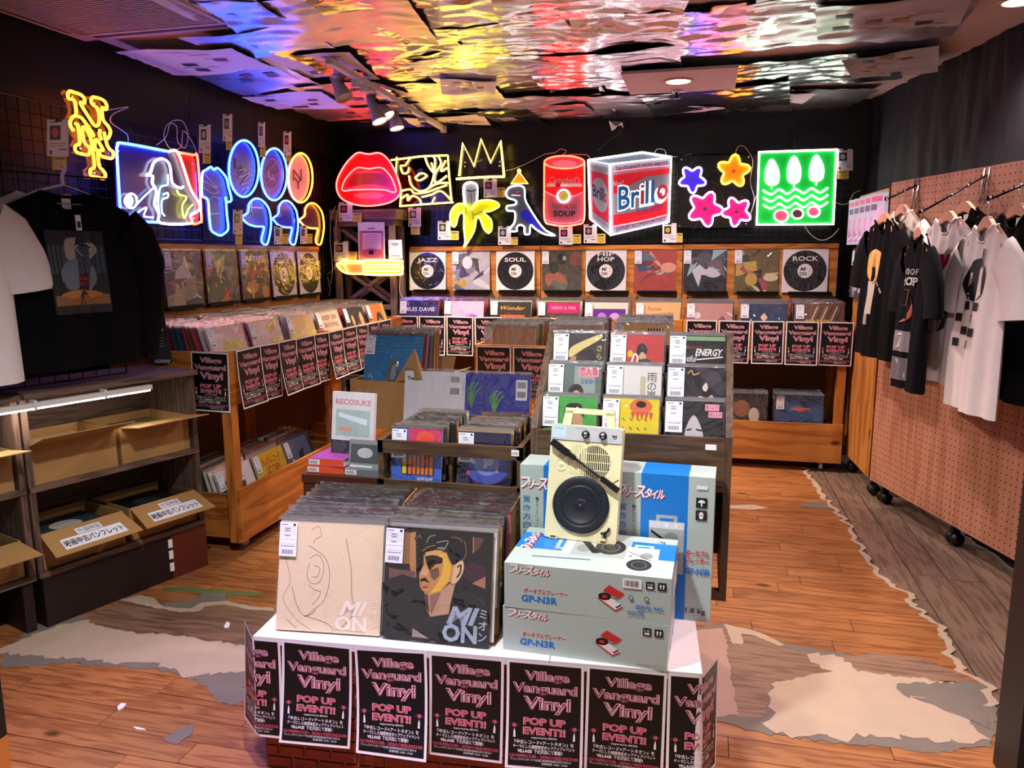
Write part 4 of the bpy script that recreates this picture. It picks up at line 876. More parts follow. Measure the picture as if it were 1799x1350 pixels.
# on the table edge
tm = Matrix.Translation(table.location) @ Matrix.Rotation(TR, 4, 'Z')
for i, (k, x) in enumerate([('L', .0), ('b', .196), ('c', .414), ('a', .632), ('b', .85), ('a', 1.068), ('R', 1.28)]):
    x = {0: -.02, 6: 1.2805}.get(i, x)
    lab = 'event poster on the table front '+['', 'below the cream record cover', 'below the edge between the two large covers', 'below the portrait cover', 'below the portrait cover and the carton edge', 'below the player cartons'][i] if 0 < i < 6 else ('event poster folded round the table corner under the cream record cover' if i == 0 else 'event poster folded round the table corner under the player cartons')
    poster(k, tm @ Vector((x, -.009, .417)), TR+[0, .0, .0, .01, -.01, 0, 0][i], lab, 'event posters round the table' if 0 < i < 6 else None, [0, .02, -.03, .01, 0, .015, 0][i])
# on the left bins
poster('flat', (-2.345, 3.272, 1.04), 0, 'event poster on the end panel of the pine bin beside the driftwood shelf', None, .02)
y0, y1 = PX(414, 624, -2.25).y, PX(682, 562, -2.25).y; pit = (y1-y0)/10
for i in range(10):
    poster(['a', 'flat', 'b', 'a', 'flat', 'b', 'a', 'flat', 'a', 'flat'][i], (-2.238+(i % 2)*.002, y0+pit*(i+.5), 1.043), math.pi/2+.03*((i % 3)-1), ORD[i]+' event poster along the side bins, counted from the driftwood shelf', 'event posters on the side bins', .025*((i*2) % 3-1))
for i in range(15):
    X = -2.235+.2225*i
    if i in (7, 8, 9): continue
    poster(['flat', 'a', 'flat', 'flat'][i % 4], (X, 5.555, 1.045), 0, ORD[i if i < 7 else 14-i]+' event poster along the back bins, counted from the '+('grey stand' if i < 7 else 'pegboard end'), 'event posters on the back bins', .01*((i % 3)-1))
for i in range(2): poster('flat', (-1.18+.222*i, 4.29, .98), 0, ['event poster at the outer edge of the free-standing middle bin', 'event poster on the middle bin next to the singles rack'][i], 'event posters on the middle bin')

# ================================================================ records
SLV = mat('record_sleeve', 'ffffff', .4, objcol=True, var=.15, scale=20)
PEDGE = film('plastic_edge', 'ffffff', .3, .25, 18., .2)
FILM = film('plastic_film', 'ffffff', .09, .8, 9., .06); TAGM = mat('tag_paper', 'dfe3ea', .5, var=.02); BAR = mat('barcode', '26262c', .6)
def plain_sleeve(S_, th=.0035):
    g = MB(); h = S_/2; g.box((-h, 0, 0), (h, th, S_), SLV)
    p = S_*.016; g.box((-h-p, -.0006, S_*.97), (h+p, 0, S_+p*2.2), PEDGE).box((-h-p, th, S_*.3), (h+p, th+.0006, S_+p*1.6), PEDGE)
    return g.mesh('record')
LP, SG = plain_sleeve(.315), plain_sleeve(.18, .003)
PAL = ['8a2f2a', 'b58a4a', '2c3350', 'd8cdbd', '1c1a1e', '7a5a40', 'c04a5a', '3a5a48', 'e0c890', '5a4668', 'a8a0a0', 'c87a3a', '30506a', 'e8e0d8', '46302a', '902848', 'cfae5c', '23262c']
def rec(me, M, label, group, col, name='record', cat='record'):
    o = bpy.data.objects.new(name, me); C.objects.link(o); o.matrix_world = M; o.color = lin(col); tag(o, label, cat, group); return o
def lean(loc, rz, tilt, roll=0.0): return Matrix.Translation(loc) @ Matrix.Rotation(rz, 4, 'Z') @ Matrix.Rotation(-tilt, 4, 'X') @ Matrix.Rotation(roll, 4, 'Y')
_ART = {}
def front(M, art, label, size=.315, base='f0ece8', tagged=True, filmed=True, name='record', cat='record', group=None, tagw=.053, fm=None):
    """a record facing out: sleeve, printed cover, price tag, clear outer sleeve"""
    t = thing(name, label, cat, (0, 0, 0), 0, group); t.matrix_world = M; h = size/2
    MB().box((-h, 0, 0), (h, .0045, size), mat('sleeve_'+base, base, .4, var=.05, scale=10)).build('sleeve', t)
    MB().draw(art, lambda x, y, k: ((x-.5)*size, -.00006*k-.0003, y*size)).build('cover_art', t)
    if tagged:
        g = MB(); x0, z1, w, hh = -h+.001, size-.004, tagw, tagw*1.85; tz = -.0075
        g.box((x0, tz, z1-hh), (x0+w, tz+.0006, z1), TAGM); f = lambda x, y, k: (x0+x*w, tz-.0003, z1-hh+y*hh)
        sh = [('r', '55585e', .08, .93, .45, .95), ('r', '2a2a30', .78, .9, .92, .965)]+[('r', '8a929c', .06, y, .94, y+.006) for y in (.86, .79, .72, .65, .5, .36)]+[('r', '4a4c52', .3, y, .62, y+.02) for y in (.815, .745, .6)]+[('r', '70747c', .12, .29, .9, .31)]
        sh += [('r', BAR, .16+i*.055, .07, .16+i*.055+(.03 if i % 3 else .018), .2) for i in range(12)]
        g.draw(sh, f, 1); g.build('price_tag', t)
    if filmed:
        p = size*.018; fm = fm or FILM; n = 6
        g = MB(); g.grid(lambda u, v: (-h-p+u*(size+2*p), -.0062-.002*math.sin(u*9+v*7)*math.sin(v*11), -.002+v*(size+2.4*p)), n, n, fm); g.build('plastic_sleeve', t)
        MB().box((-h-p, -.004, size+.6*p), (h+p, .0045, size+2.4*p), PEDGE).build('sleeve_mouth', t)
    return t
def disc_art(title, lines=1):
    W_, K = 'efe9e6', '0f0d12'
    o = [('r', W_, 0, 0, 1, 1), ('c', K, .5, .5, .475, .475), ('c', '1d1b22', .5, .5, .40, .40), ('c', K, .5, .5, .385, .385), ('c', W_, .5, .5, .165, .165), ('t', K, 'MI', .46, .505, .085, {'w': .13, 'off': .03, 'shear': .2}), ('t', K, 'ON', .46, .395, .085, {'w': .15, 'off': .03})]
    for i, ch in enumerate('ミオン'): o.append(('t', K, ch, .605, .55-i*.075, .04))
    T_ = title if isinstance(title, list) else [title]
    for i, s in enumerate(T_): o.append(('t', W_, s, .5, .74-(i-len(T_)+1)*.125 if len(T_) > 1 else .735, .105, {'w': min(.56, .14*len(s)), 'off': .02}))
    return o
def abstract(bg, cols, seed, n=9, title=None, tcol='f0e8e0'):
    r = random.Random(seed); o = [('r', bg, 0, 0, 1, 1)]
    for i in range(n):
        c = cols[i % len(cols)]; x, y = r.uniform(.1, .9), r.uniform(.08, .9); k = r.random()
        if k < .35: a, b = r.uniform(.05, .2), r.uniform(.05, .2); o.append(('c', c, min(max(x, a), 1-a), min(max(y, b), 1-b), a, b))
        elif k < .7: P = [(min(max(x+r.uniform(-.28, .28), 0), 1), min(max(y+r.uniform(-.28, .28), 0), 1)) for _ in range(5)]; cx = sum(p[0] for p in P)/5; cy = sum(p[1] for p in P)/5; P.sort(key=lambda p: math.atan2(p[1]-cy, p[0]-cx)); o.append(('p', c, P))
        else: x2 = min(1, x+r.uniform(.1, .4)); o.append(('L', c, [(x, y), (x2, min(1, max(0, y+r.uniform(-.2, .2))))], r.uniform(.01, .05)))
    if title: o.append(('t', tcol, title, .5, .82, .09, {'w': min(.86, .1*len(title)), 'off': .01}))
    return o
# wall displays -------------------------------------------------------
DB = [('JAZZ', disc_art('JAZZ'), 'white sleeve printed with a black disc titled JAZZ'), (0, abstract('b7aebc', ['4a4258', '8a8298', '6a6276', 'd8d0dc', 'c8a83a'], 3, 14), 'pale grey and violet record cover between the jazz and soul sleeves'), ('SOUL', disc_art('SOUL'), 'white sleeve printed with a black disc titled SOUL'),
      (0, abstract('4c463c', ['7a4a3a', '2a2c26', '9a9486', '5c6a58', 'a05a4a'], 9, 12), 'murky green and brown record cover between the soul and hip hop sleeves'), ('HIP', disc_art(['HIP', 'HOP']), 'white sleeve printed with a black disc titled HIP HOP'), (0, abstract('a8423a', ['c86a54', '7a2a2c', '3c4a68', 'd89a80', '5a6a7a'], 14, 14), 'red and flesh toned abstract record cover'),
      (0, abstract('23252b', ['8fb0b8', '4a4a54', 'c0c4cc', '151519', '6a5a60'], 21, 16), 'dark record cover with icy blue shapes'), (0, abstract('6a5a34', ['2a261e', 'c0a04c', 'a8485a', 'd8c8a0', '3a3c30'], 25, 14), 'ochre and black record cover beside the rock sleeve'), ('ROCK', disc_art('ROCK'), 'white sleeve printed with a black disc titled ROCK')]
for i, (_, art, lab) in enumerate(DB):
    X = PY([750, 826.5, 904.5, 986.5, 1064, 1151, 1238.5, 1329, 1415][i], 470, 6.02).x
    front(lean((X, 6.025, BT+.18), 0, .05), art, lab, tagged=not _, group='record sleeves shown on the back wall board')
DL = [(disc_art([]), 'white sleeve with black disc print beside the hanging black shirts', 0), (abstract('4a5268', ['a89a8a', '2c3448', 'c8b48a', '8a5a48', 'd8d4c8'], 31, 12), 'slate blue record cover with tan figures on the side wall', 1), (abstract('57604a', ['b8443a', 'c8c06a', '3c443a', 'd88a3a', '8a8a80'], 37, 12), 'green and red record cover under the batter board', 1),
      (abstract('5c4030', ['d8903a', '2a1c18', 'b04a34', 'e0b060', '7a5a4a'], 41, 11, 'BUSTERS'), 'brown record cover with orange shapes on the side wall', 1), (disc_art(['SOUND', 'TRACK']), 'white sleeve printed with a black disc titled SOUND TRACK', 0), (disc_art('WORLD'), 'white sleeve printed with a black disc titled WORLD', 0)]
for i, (art, lab, tg) in enumerate(DL):
    front(lean((-2.898, 5.33-.365*(5-i), BT+.18), math.pi/2, .04), art, lab, tagged=bool(tg), group='record sleeves shown on the side wall board')
# bins ------------------------------------------------------------------
def column(loc, rz, depth, n, art, flabel, glabel, group, z, me=LP, size=.315, tilt=.22, seed=0, cat='record', base='e8d8d8', hvar=.012, name='record', front_y=.035, tl=.05):
    """a column of records: local y runs back from loc; the front one shows its cover"""
    r = random.Random(seed); R_ = Matrix.Rotation(rz, 3, 'Z')
    for k in range(n):
        y = front_y+(depth-front_y)*k/max(1, n-1); t = tilt*(1-k/n)+tl*k/n+r.uniform(-.02, .02)
        p = Vector(loc)+R_ @ Vector((r.uniform(-.008, .008), y, 0)); p.z = z
        if k == 0 and art: front(lean(p, rz, t), art, flabel, size, base, name=name, cat=cat)
        else: rec(me, lean((p.x, p.y, z+r.uniform(0, hvar)), rz, t, r.uniform(-.012, .012)), ORD[k-1]+' '+glabel, group, r.choice(PAL), name, cat)
LT = ['pale pink record cover with a yellow picture', 'cream record cover with a bright yellow block', 'yellow streaked record cover', 'pale record cover with brown block lettering', 'dark record cover with a small photograph', 'orange record cover with an oval portrait shape']
LA_ = [[('r', 'd8b8b4', 0, 0, 1, 1), ('r', 'c8c03a', .35, .1, .9, .75), ('c', 'e8e08a', .6, .4, .18, .2)], abstract('dcc4b8', ['d8d040', 'b8b830', 'e8e070', 'c8a83a'], 51, 7), abstract('d8b080', ['e0d030', 'c8b828', '8a7a20'], 52, 9), [('r', 'd8b8a0', 0, 0, 1, 1), ('t', '6a3a2a', 'KEEP ON', .55, .82, .1, {'w': .6, 'off': .02}), ('t', '6a3a2a', 'GROOVING', .55, .66, .1, {'w': .62, 'off': .02}), ('r', '8a9a6a', .3, .1, .85, .5)], abstract('2c2622', ['c8a06a', '8a7a70', 'd8c8b8'], 54, 8), [('r', 'd87a3a', 0, 0, 1, 1), ('c', '3a2418', .62, .5, .2, .3), ('c', 'b87a4a', .62, .46, .13, .2), ('r', 'c8c04a', .86, 0, 1, 1)]]
for i in range(6):
    y = 3.28+LW/3*(i+.5)+(.004 if i > 2 else 0)
    column((-2.27, y, 0), math.pi/2, .52, 14, LA_[i], LT[i]+' at the front of a side wall bin', 'record filed behind the '+LT[i], 'records behind the '+LT[i], .846, seed=100+i, tilt=.3)
BTX = ['dark blue record cover with white lettering', 'lilac and orange record cover', 'black and orange record cover with gold script', 'magenta banded record cover with small figures', 'cream and purple record cover', 'buff record cover with red lettering', 'pink and tan record cover', 'navy record cover with a pale diamond', 'striped brown record cover with yellow lettering']
BA = [[('r', '262250', 0, 0, 1, 1), ('t', 'e8e4f4', 'MILES DAVIS', .5, .74, .1, {'w': .8, 'off': .01}), ('r', '6a64a0', .1, .1, .9, .6)], abstract('c8a0c0', ['d87a4a', 'b080d0', 'e8c0d0', '9a50b0'], 61, 9), [('r', '2a2018', 0, 0, 1, 1), ('r', 'd8502a', .25, .1, .85, .68), ('t', 'd8a838', 'Wonder', .55, .8, .1, {'shear': .3, 'w': .6})], [('r', '58382c', 0, 0, 1, 1), ('r', 'b02468', .22, .74, 1, .98), ('t', 'e8a8c8', 'WIND & FIRE', .6, .82, .08, {'w': .6})]+[('c', 'c88a5a', .32+.12*i, .55, .05, .09) for i in range(5)],
      [('r', 'e0d0c0', 0, 0, 1, 1), ('r', '5a2890', .2, .3, .95, .85), ('c', 'b07ad0', .4, .6, .12, .16), ('c', 'c89ad8', .7, .62, .13, .14)], [('r', 'd8b078', 0, 0, 1, 1), ('t', 'b83024', 'Review', .42, .82, .1, {'w': .3}), ('t', '2a3040', 'HEADHUNTERS', .6, .7, .07, {'w': .5, 'rot': .1}), ('c', '5a3020', .4, .5, .07, .08), ('c', '5a3020', .6, .5, .07, .08)], abstract('b88a84', ['7a5048', 'd8b0a0', 'e8d8d0'], 66, 8), [('r', '2c3a5c', 0, 0, 1, 1), ('p', 'e0c0a8', [(.5, .8), (.58, .7), (.5, .6), (.42, .7)]), ('L', '6a84a8', [(.5, .6), (.3, .2)], .01), ('L', '6a84a8', [(.5, .6), (.7, .2)], .01)], [('r', '6a4a38', 0, 0, 1, 1)]+[('L', ['c8b090', '3a2a24'][i % 2], [(.2+.1*i, .3), (.45+.1*i, .95)], .03) for i in range(6)]+[('t', 'd8b02a', 'BEATLES', .45, .55, .12, {'w': .5, 'off': .02})]]
for i in range(9):
    X = -2.335+BW/3*(i+.5)+(i//3)*.004
    column((X, 5.585, 0), 0, .33, 9, BA[i], BTX[i]+' at the front of a back wall bin', 'record filed behind the '+BTX[i], 'records behind the '+BTX[i], .846, seed=200+i, tilt=.2)
# middle bin
for i in range(3):
    X = -.72+(-.385, 0, .385)[i]
    column((X, 4.33, 0), 0, .5, 10, [[('r', 'c8a47a', 0, 0, 1, 1)], [('r', 'b8a89c', 0, 0, 1, 1)], [('r', 'd8b46a', 0, 0, 1, 1)]+[('r', '3a3028', .6+.05*j, .86, .63+.05*j, .92) for j in range(6)]][i], ['plain buff record cover at the front of the middle bin', 'pale grey record cover in the middle bin behind the singles rack', 'mustard record cover in the middle bin behind the singles rack'][i],
           'record in the middle bin behind the '+['plain buff cover', 'pale grey cover', 'mustard cover'][i], 'middle bin records, column %s' % ['one', 'two', 'three'][i], .772+.015*i, seed=300+i, tilt=.12)
# lower crates of the side bins: mixed records
for i, (y, lab, art) in enumerate([(3.52, 'white record cover with small black and red figures', abstract('e4dede', ['2a2228', '8a2a38', '4a4450', 'c84a5a'], 71, 14)), (3.86, 'yellow record cover with red lettering', [('r', 'd8b428', 0, 0, 1, 1), ('t', 'c0281c', 'かんげんレコード', .55, .76, .12, {'w': .6, 'off': .03}), ('t', 'c0281c', 'LETTER', .55, .6, .12, {'w': .45, 'off': .03}), ('c', '2a2420', .6, .32, .1, .12), ('p', '2a2420', [(.5, .1), (.8, .05), (.75, .3)])]), (4.2, 'blue edged record cover', abstract('5a6a80', ['d8dce0', '2a3040'], 73, 6))]):
    column((-2.30, y, 0), math.pi/2, .3, 7, art, lab+' in the side bin lower crate', 'record behind the '+lab+', side crate', 'lower crate records behind the '+lab, .09, seed=400+i, tilt=.32)
for i, (X, lab, art) in enumerate([(.3, 'brown striped record cover', abstract('3a2c28', ['c8b8a0', '8a5a3a', '5a4a48'], 77, 7)), (.68, 'blue record cover with a red bird mark', [('r', '33507c', 0, 0, 1, 1), ('p', 'c84a34', [(.3, .72), (.5, .76), (.75, .68), (.5, .62)]), ('L', 'a8b8d0', [(.3, .68), (.75, .72)], .012)])]):
    column((X, 5.6, 0), 0, .2, 5, art, lab+' in the grained lower crate', 'record behind the '+lab+', grained crate', 'grained lower crate records behind the '+lab, .2, seed=420+i, tilt=.12)
# ================================================================ on the table: two boxes of records
CARD = mat('cardboard', 'a9804c', .75, var=.08, scale=5, bump=.15, bscale=90); CARDD = mat('cardboard_dark', '8a6a3c', .8, var=.08)
def open_carton(label, loc, rz, W, D, H, name='cardboard_box', cut=.0, flaps=()):
    t = thing(name, label, 'cardboard box', loc, rz); h = W/2; w = .004
    MB().box((-h, 0, 0), (h, D, w), CARD).build('base', t)
    MB().box((-h, D-w, w), (h, D, H), CARD).build('back_panel', t)
    if not cut: MB().box((-h, 0, w), (h, w, H), CARD).build('front_panel', t)
    for s in (-1, 1): MB().slab([(s*h, w if not cut else cut, w), (s*h, D-w, w), (s*h, D-w, H), (s*h, w if not cut else cut+.06, H)], (s, 0, 0), w, CARD).build('side_panel', t)
    for p in flaps: MB().slab(p, (Vector(p[1])-Vector(p[0])).cross(Vector(p[2])-Vector(p[1])).normalized(), .004, CARD).build('flap', t)
    return t
def pol(col, *p): return ('s', col, list(p))
LINE = '6a5c48'
CREAM = [('r', 'e2cfa6', 0, 0, 1, 1), ('l', LINE, [(.1, .98), (.06, .7), (.12, .45), (.06, .28), (.2, .1), (.34, .02)], .004), ('l', LINE, [(.28, .78), (.36, .74), (.46, .66), (.5, .5), (.46, .3), (.36, .2), (.28, .14), (.2, .22), (.14, .4)], .005), ('l', LINE, [(.3, .92), (.37, .96), (.4, .88), (.34, .84), (.33, .8)], .004),
         ('l', LINE, [(.3, .66), (.36, .7), (.42, .66), (.44, .55), (.4, .45), (.32, .44), (.28, .52), (.3, .62)], .004), ('l', LINE, [(.34, .6), (.4, .58), (.38, .5), (.33, .5)], .004), ('l', LINE, [(.3, .42), (.36, .38), (.42, .36), (.38, .28), (.34, .24)], .004), ('l', LINE, [(.64, .86), (.7, .6), (.72, .35), (.75, .2), (.62, .04)], .005), ('l', LINE, [(.1, .1), (.2, .02)], .004), ('l', LINE, [(.28, .14), (.5, .08), (.56, .01)], .004), ('l', LINE, [(.27, .13), (.34, .16), (.38, .2)], .004),
         ('t', 'efe6cc', 'MI', .74, .17, .13, {'w': .27, 'off': .03, 'shear': .35}), ('t', 'efe6cc', 'ON', .72, .03, .13, {'w': .3, 'off': .03})]+[('t', 'efe6cc', ch, .94, .24-.09*i, .06) for i, ch in enumerate('ミオン')]+[('L', 'b8a884', [(.57, .035), (.86, .028)], .004)]
def dm(*P): return [((x-(850-(y-295)*.045))/738, 1-(y-(295+(x-850)*.068))/778) for x, y in P]
def dp(c, *P): return ('p', c, dm(*P))
def dc(c, *P): return ('s', c, dm(*P))
def dl(c, w, *P): return ('l', c, dm(*P), w)
DARKA = [('r', '17130f', 0, 0, 1, 1), dp('b08048', (1012, 342), (1052, 336), (1056, 655), (1040, 660), (1010, 580)), dp('8a6238', (865, 560), (1010, 560), (1010, 340), (870, 330)), dp('6a4c40', (865, 585), (930, 600), (1050, 610), (1050, 662), (960, 632), (865, 665)), dp('3a1a24', (1370, 600), (1420, 540), (1530, 570), (1530, 650), (1450, 680), (1380, 650)), dp('a8705c', (1440, 690), (1530, 640), (1530, 724)), dp('5a3c34', (1450, 372), (1525, 382), (1490, 450), (1450, 482)), dl('c8843c', .008, (1449, 372), (1449, 482)), dp('3c3430', (1370, 745), (1520, 800), (1540, 880), (1400, 800)),
         dp('1d1c1b', (825, 690), (870, 662), (960, 634), (1060, 662), (1095, 720), (1112, 900), (1160, 927), (1290, 905), (1330, 720), (1440, 760), (1540, 850), (1552, 1125), (822, 1060)), dl('34322e', .008, (870, 720), (950, 760), (1060, 860)), dl('34322e', .008, (1120, 930), (1200, 960), (1290, 930)), dl('302e2b', .006, (850, 860), (950, 900), (1080, 1000)),
         dp('b89474', (1112, 755), (1230, 742), (1290, 690), (1332, 678), (1300, 800), (1282, 900), (1155, 922), (1124, 860)), dp('5a3a2c', (1112, 760), (1140, 770), (1150, 900), (1124, 862)), dp('8a6a54', (1150, 775), (1230, 750), (1190, 850), (1160, 905)),
         dp('c08a48', (1110, 495), (1200, 466), (1266, 478), (1302, 560), (1332, 560), (1334, 690), (1284, 682), (1232, 742), (1160, 772), (1102, 746), (1084, 716), (1080, 662), (1076, 632), (1108, 560)), dp('e0b03a', (1200, 478), (1262, 488), (1302, 580), (1284, 672), (1222, 742), (1150, 764), (1205, 690), (1238, 620), (1244, 556), (1222, 520)), dp('d0a25a', (1118, 480), (1190, 462), (1240, 468), (1210, 505), (1130, 505)), dp('8a7a6c', (1190, 410), (1276, 400), (1250, 462), (1200, 455)),
         dp('221610', (1118, 508), (1200, 500), (1242, 530), (1238, 550), (1190, 562), (1150, 604), (1132, 562)), dp('6e5234', (1150, 604), (1212, 578), (1218, 640), (1182, 672), (1160, 650)), dp('d0a078', (1120, 562), (1084, 632), (1130, 644), (1142, 604)), dl('150e0a', .016, (1120, 512), (1180, 504), (1240, 524)), dp('120c09', (1086, 662), (1122, 652), (1152, 690), (1112, 674), (1088, 684)), dp('c47c4c', (1086, 686), (1148, 700), (1104, 718)), dl('3a2014', .006, (1100, 722), (1140, 716)), dp('c88c4c', (1095, 725), (1150, 725), (1140, 755), (1105, 745)),
         dc('0b0a09', (1045, 380), (1090, 350), (1160, 352), (1280, 362), (1370, 382), (1408, 450), (1396, 530), (1342, 548), (1304, 558), (1276, 486), (1240, 440), (1180, 452), (1112, 480), (1066, 505), (1078, 430)), dl('8a5a34', .008, (1050, 395), (1080, 360), (1092, 385)), dl('9a8a7a', .008, (1128, 412), (1150, 370), (1190, 360)), dl('a8947c', .008, (1200, 410), (1276, 400), (1250, 460)), dl('7a5034', .01, (1300, 372), (1350, 380), (1378, 410)), dl('8a5a30', .008, (1390, 400), (1402, 480), (1380, 530)), dl('b07a40', .006, (1100, 470), (1140, 440), (1190, 430)),
         dc('d8b48a', (1324, 566), (1376, 532), (1384, 600), (1342, 678), (1302, 690), (1310, 620)), dl('2a1a12', .014, (1340, 580), (1366, 566), (1358, 620), (1336, 650)), dp('9a8c84', (1035, 1000), (1030, 1060), (1148, 1070)),
         ('t', '9fb2c0', 'MI', .755, .185, .15, {'w': .3, 'off': .04, 'shear': .3}), ('t', '9fb2c0', 'ON', .73, .03, .15, {'w': .32, 'off': .04})]+[('t', 'b4c2cc', ch, .94, .25-.1*i, .07, {'off': .01}) for i, ch in enumerate('ミオン')]
def stack(lab, bl, br, art, base, seed, n=22):
    a, b = PZ(*bl, TH), PZ(*br, TH); rz = math.atan2(b.y-a.y, b.x-a.x); c = (a+b)/2
    open_carton('cardboard tray holding the records behind the '+lab, (c.x, c.y+.02, TH), rz, .33, .38, .32, cut=.16)
    column((c.x, c.y-.012, 0), rz, .37, n, art, lab+' standing on the white table', 'record in the tray behind the '+lab, 'records behind the '+lab, TH+.006, seed=seed, tilt=.24, base=base, front_y=.0, tl=.06, hvar=.008)
stack('cream record cover with a line drawing', (488, 1106), (668, 1118), CREAM, 'e8e0d0', 501); stack('black record cover with a painted portrait', (674, 1120), (866, 1139), DARKA, '15120f', 502)
# ================================================================ player cartons
GRN = mat('carton_green', 'b0c2ba', .45, var=.03, coat=.1); BLU = mat('carton_blue', '1479cc', .4, var=.03); RED = 'c8322c'; BL2 = '1c78c8'
def logo(x, y, s, n=1.0):
    o = []
    for dx, c in ((.006, 'b03038'), (0, 'f4f2ee')):
        for ch, k, sz in (('フ', 0, 1.25), ('リ', .62, .9), ('ー', 1.12, .9), ('ス', 1.75, 1.3), ('タ', 2.55, .95), ('イ', 3.15, .85), ('ル', 3.7, .95)): o.append(('t', c, ch, x+k*s*n+dx, y-dx*1.2-k*s*.02, s*sz*.8, {'shear': .25, 'w': s*sz*.78*n, 'off': .03}))
    return o
def pic_player(x, y, s):
    return [('p', RED, [(x+.02*s, y+.62*s), (x+.22*s, y+.84*s), (x+.7*s, y+.58*s), (x+.52*s, y+.4*s)]), ('p', RED, [(x-.16*s, y+.36*s), (x+.42*s, y-.06*s), (x+.66*s, y+.1*s), (x+.08*s, y+.5*s)]), ('p', 'eeeae6', [(x-.16*s, y+.4*s), (x+.42*s, y-.01*s), (x+.66*s, y+.15*s), (x+.08*s, y+.54*s)]), ('c', '15130f', x+.08*s, y+.42*s, .2*s, .13*s), ('c', RED, x+.08*s, y+.42*s, .09*s, .055*s), ('L', '2a2622', [(x+.2*s, y+.42*s), (x+.48*s, y+.36*s)], .02*s), ('p', '2a2826', [(x+.42*s, y+.08*s), (x+.58*s, y+.2*s), (x+.62*s, y+.17*s), (x+.46*s, y+.05*s)])]
def marks(x, y, s, ar):
    o = []
    for i in range(2):
        x0 = x+i*s*1.4/ar; o.append(('r', '1a1a1a', x0, y, x0+s/ar, y+s))
    o += [('t', 'f0f0ee', '10', x+s*.5/ar, y+s*.5, s*.3, {'w': s*.6/ar}), ('r', 'f0f0ee', x+s*.2/ar, y+s*.15, x+s*.8/ar, y+s*.4)]
    for k in (.32, .68): xa = x+s*(1.4+k)/ar; o += [('r', 'f0f0ee', xa-s*.06/ar, y+s*.2, xa+s*.06/ar, y+s*.6), ('p', 'f0f0ee', [(xa-s*.16/ar, y+s*.55), (xa, y+s*.85), (xa+s*.16/ar, y+s*.55)])]
    return o
def pic_top(cx, cy, w, h, col='aab4ae', dark='2a2c2c'):
    """printed picture of the player seen from the front, upright in the box cx-w/2.., cy.."""
    f = lambda u, v: (cx+(u-.5)*w, cy+v*h)
    r = lambda c, a, b, d, e: ('p', c, [f(a, b), f(d, b), f(d, e), f(a, e)])
    ci = lambda c, u, v, q: ('c', c, *f(u, v), q*w, q*h*.6)
    return [r(col, .2, .96, .8, 1.12), r(BLU, .3, .98, .7, 1.06), r(col, 0, 0, 1, 1), r('d8dedc', 0, .86, 1, 1), ci('f0f0ee', .5, .93, .06), ci('f0f0ee', .76, .93, .06), ci('8a948e', .64, .68, .2), ci(dark, .48, .3, .38), ci('5a6062', .48, .3, .24), ci(dark, .48, .3, .2), ('L', '16181a', [f(.06, .8), f(.3, .7), f(.85, .48)], .05*w), ('p', '1a1a1a', [f(.1, .62), f(.22, .66), f(.16, .58)])]
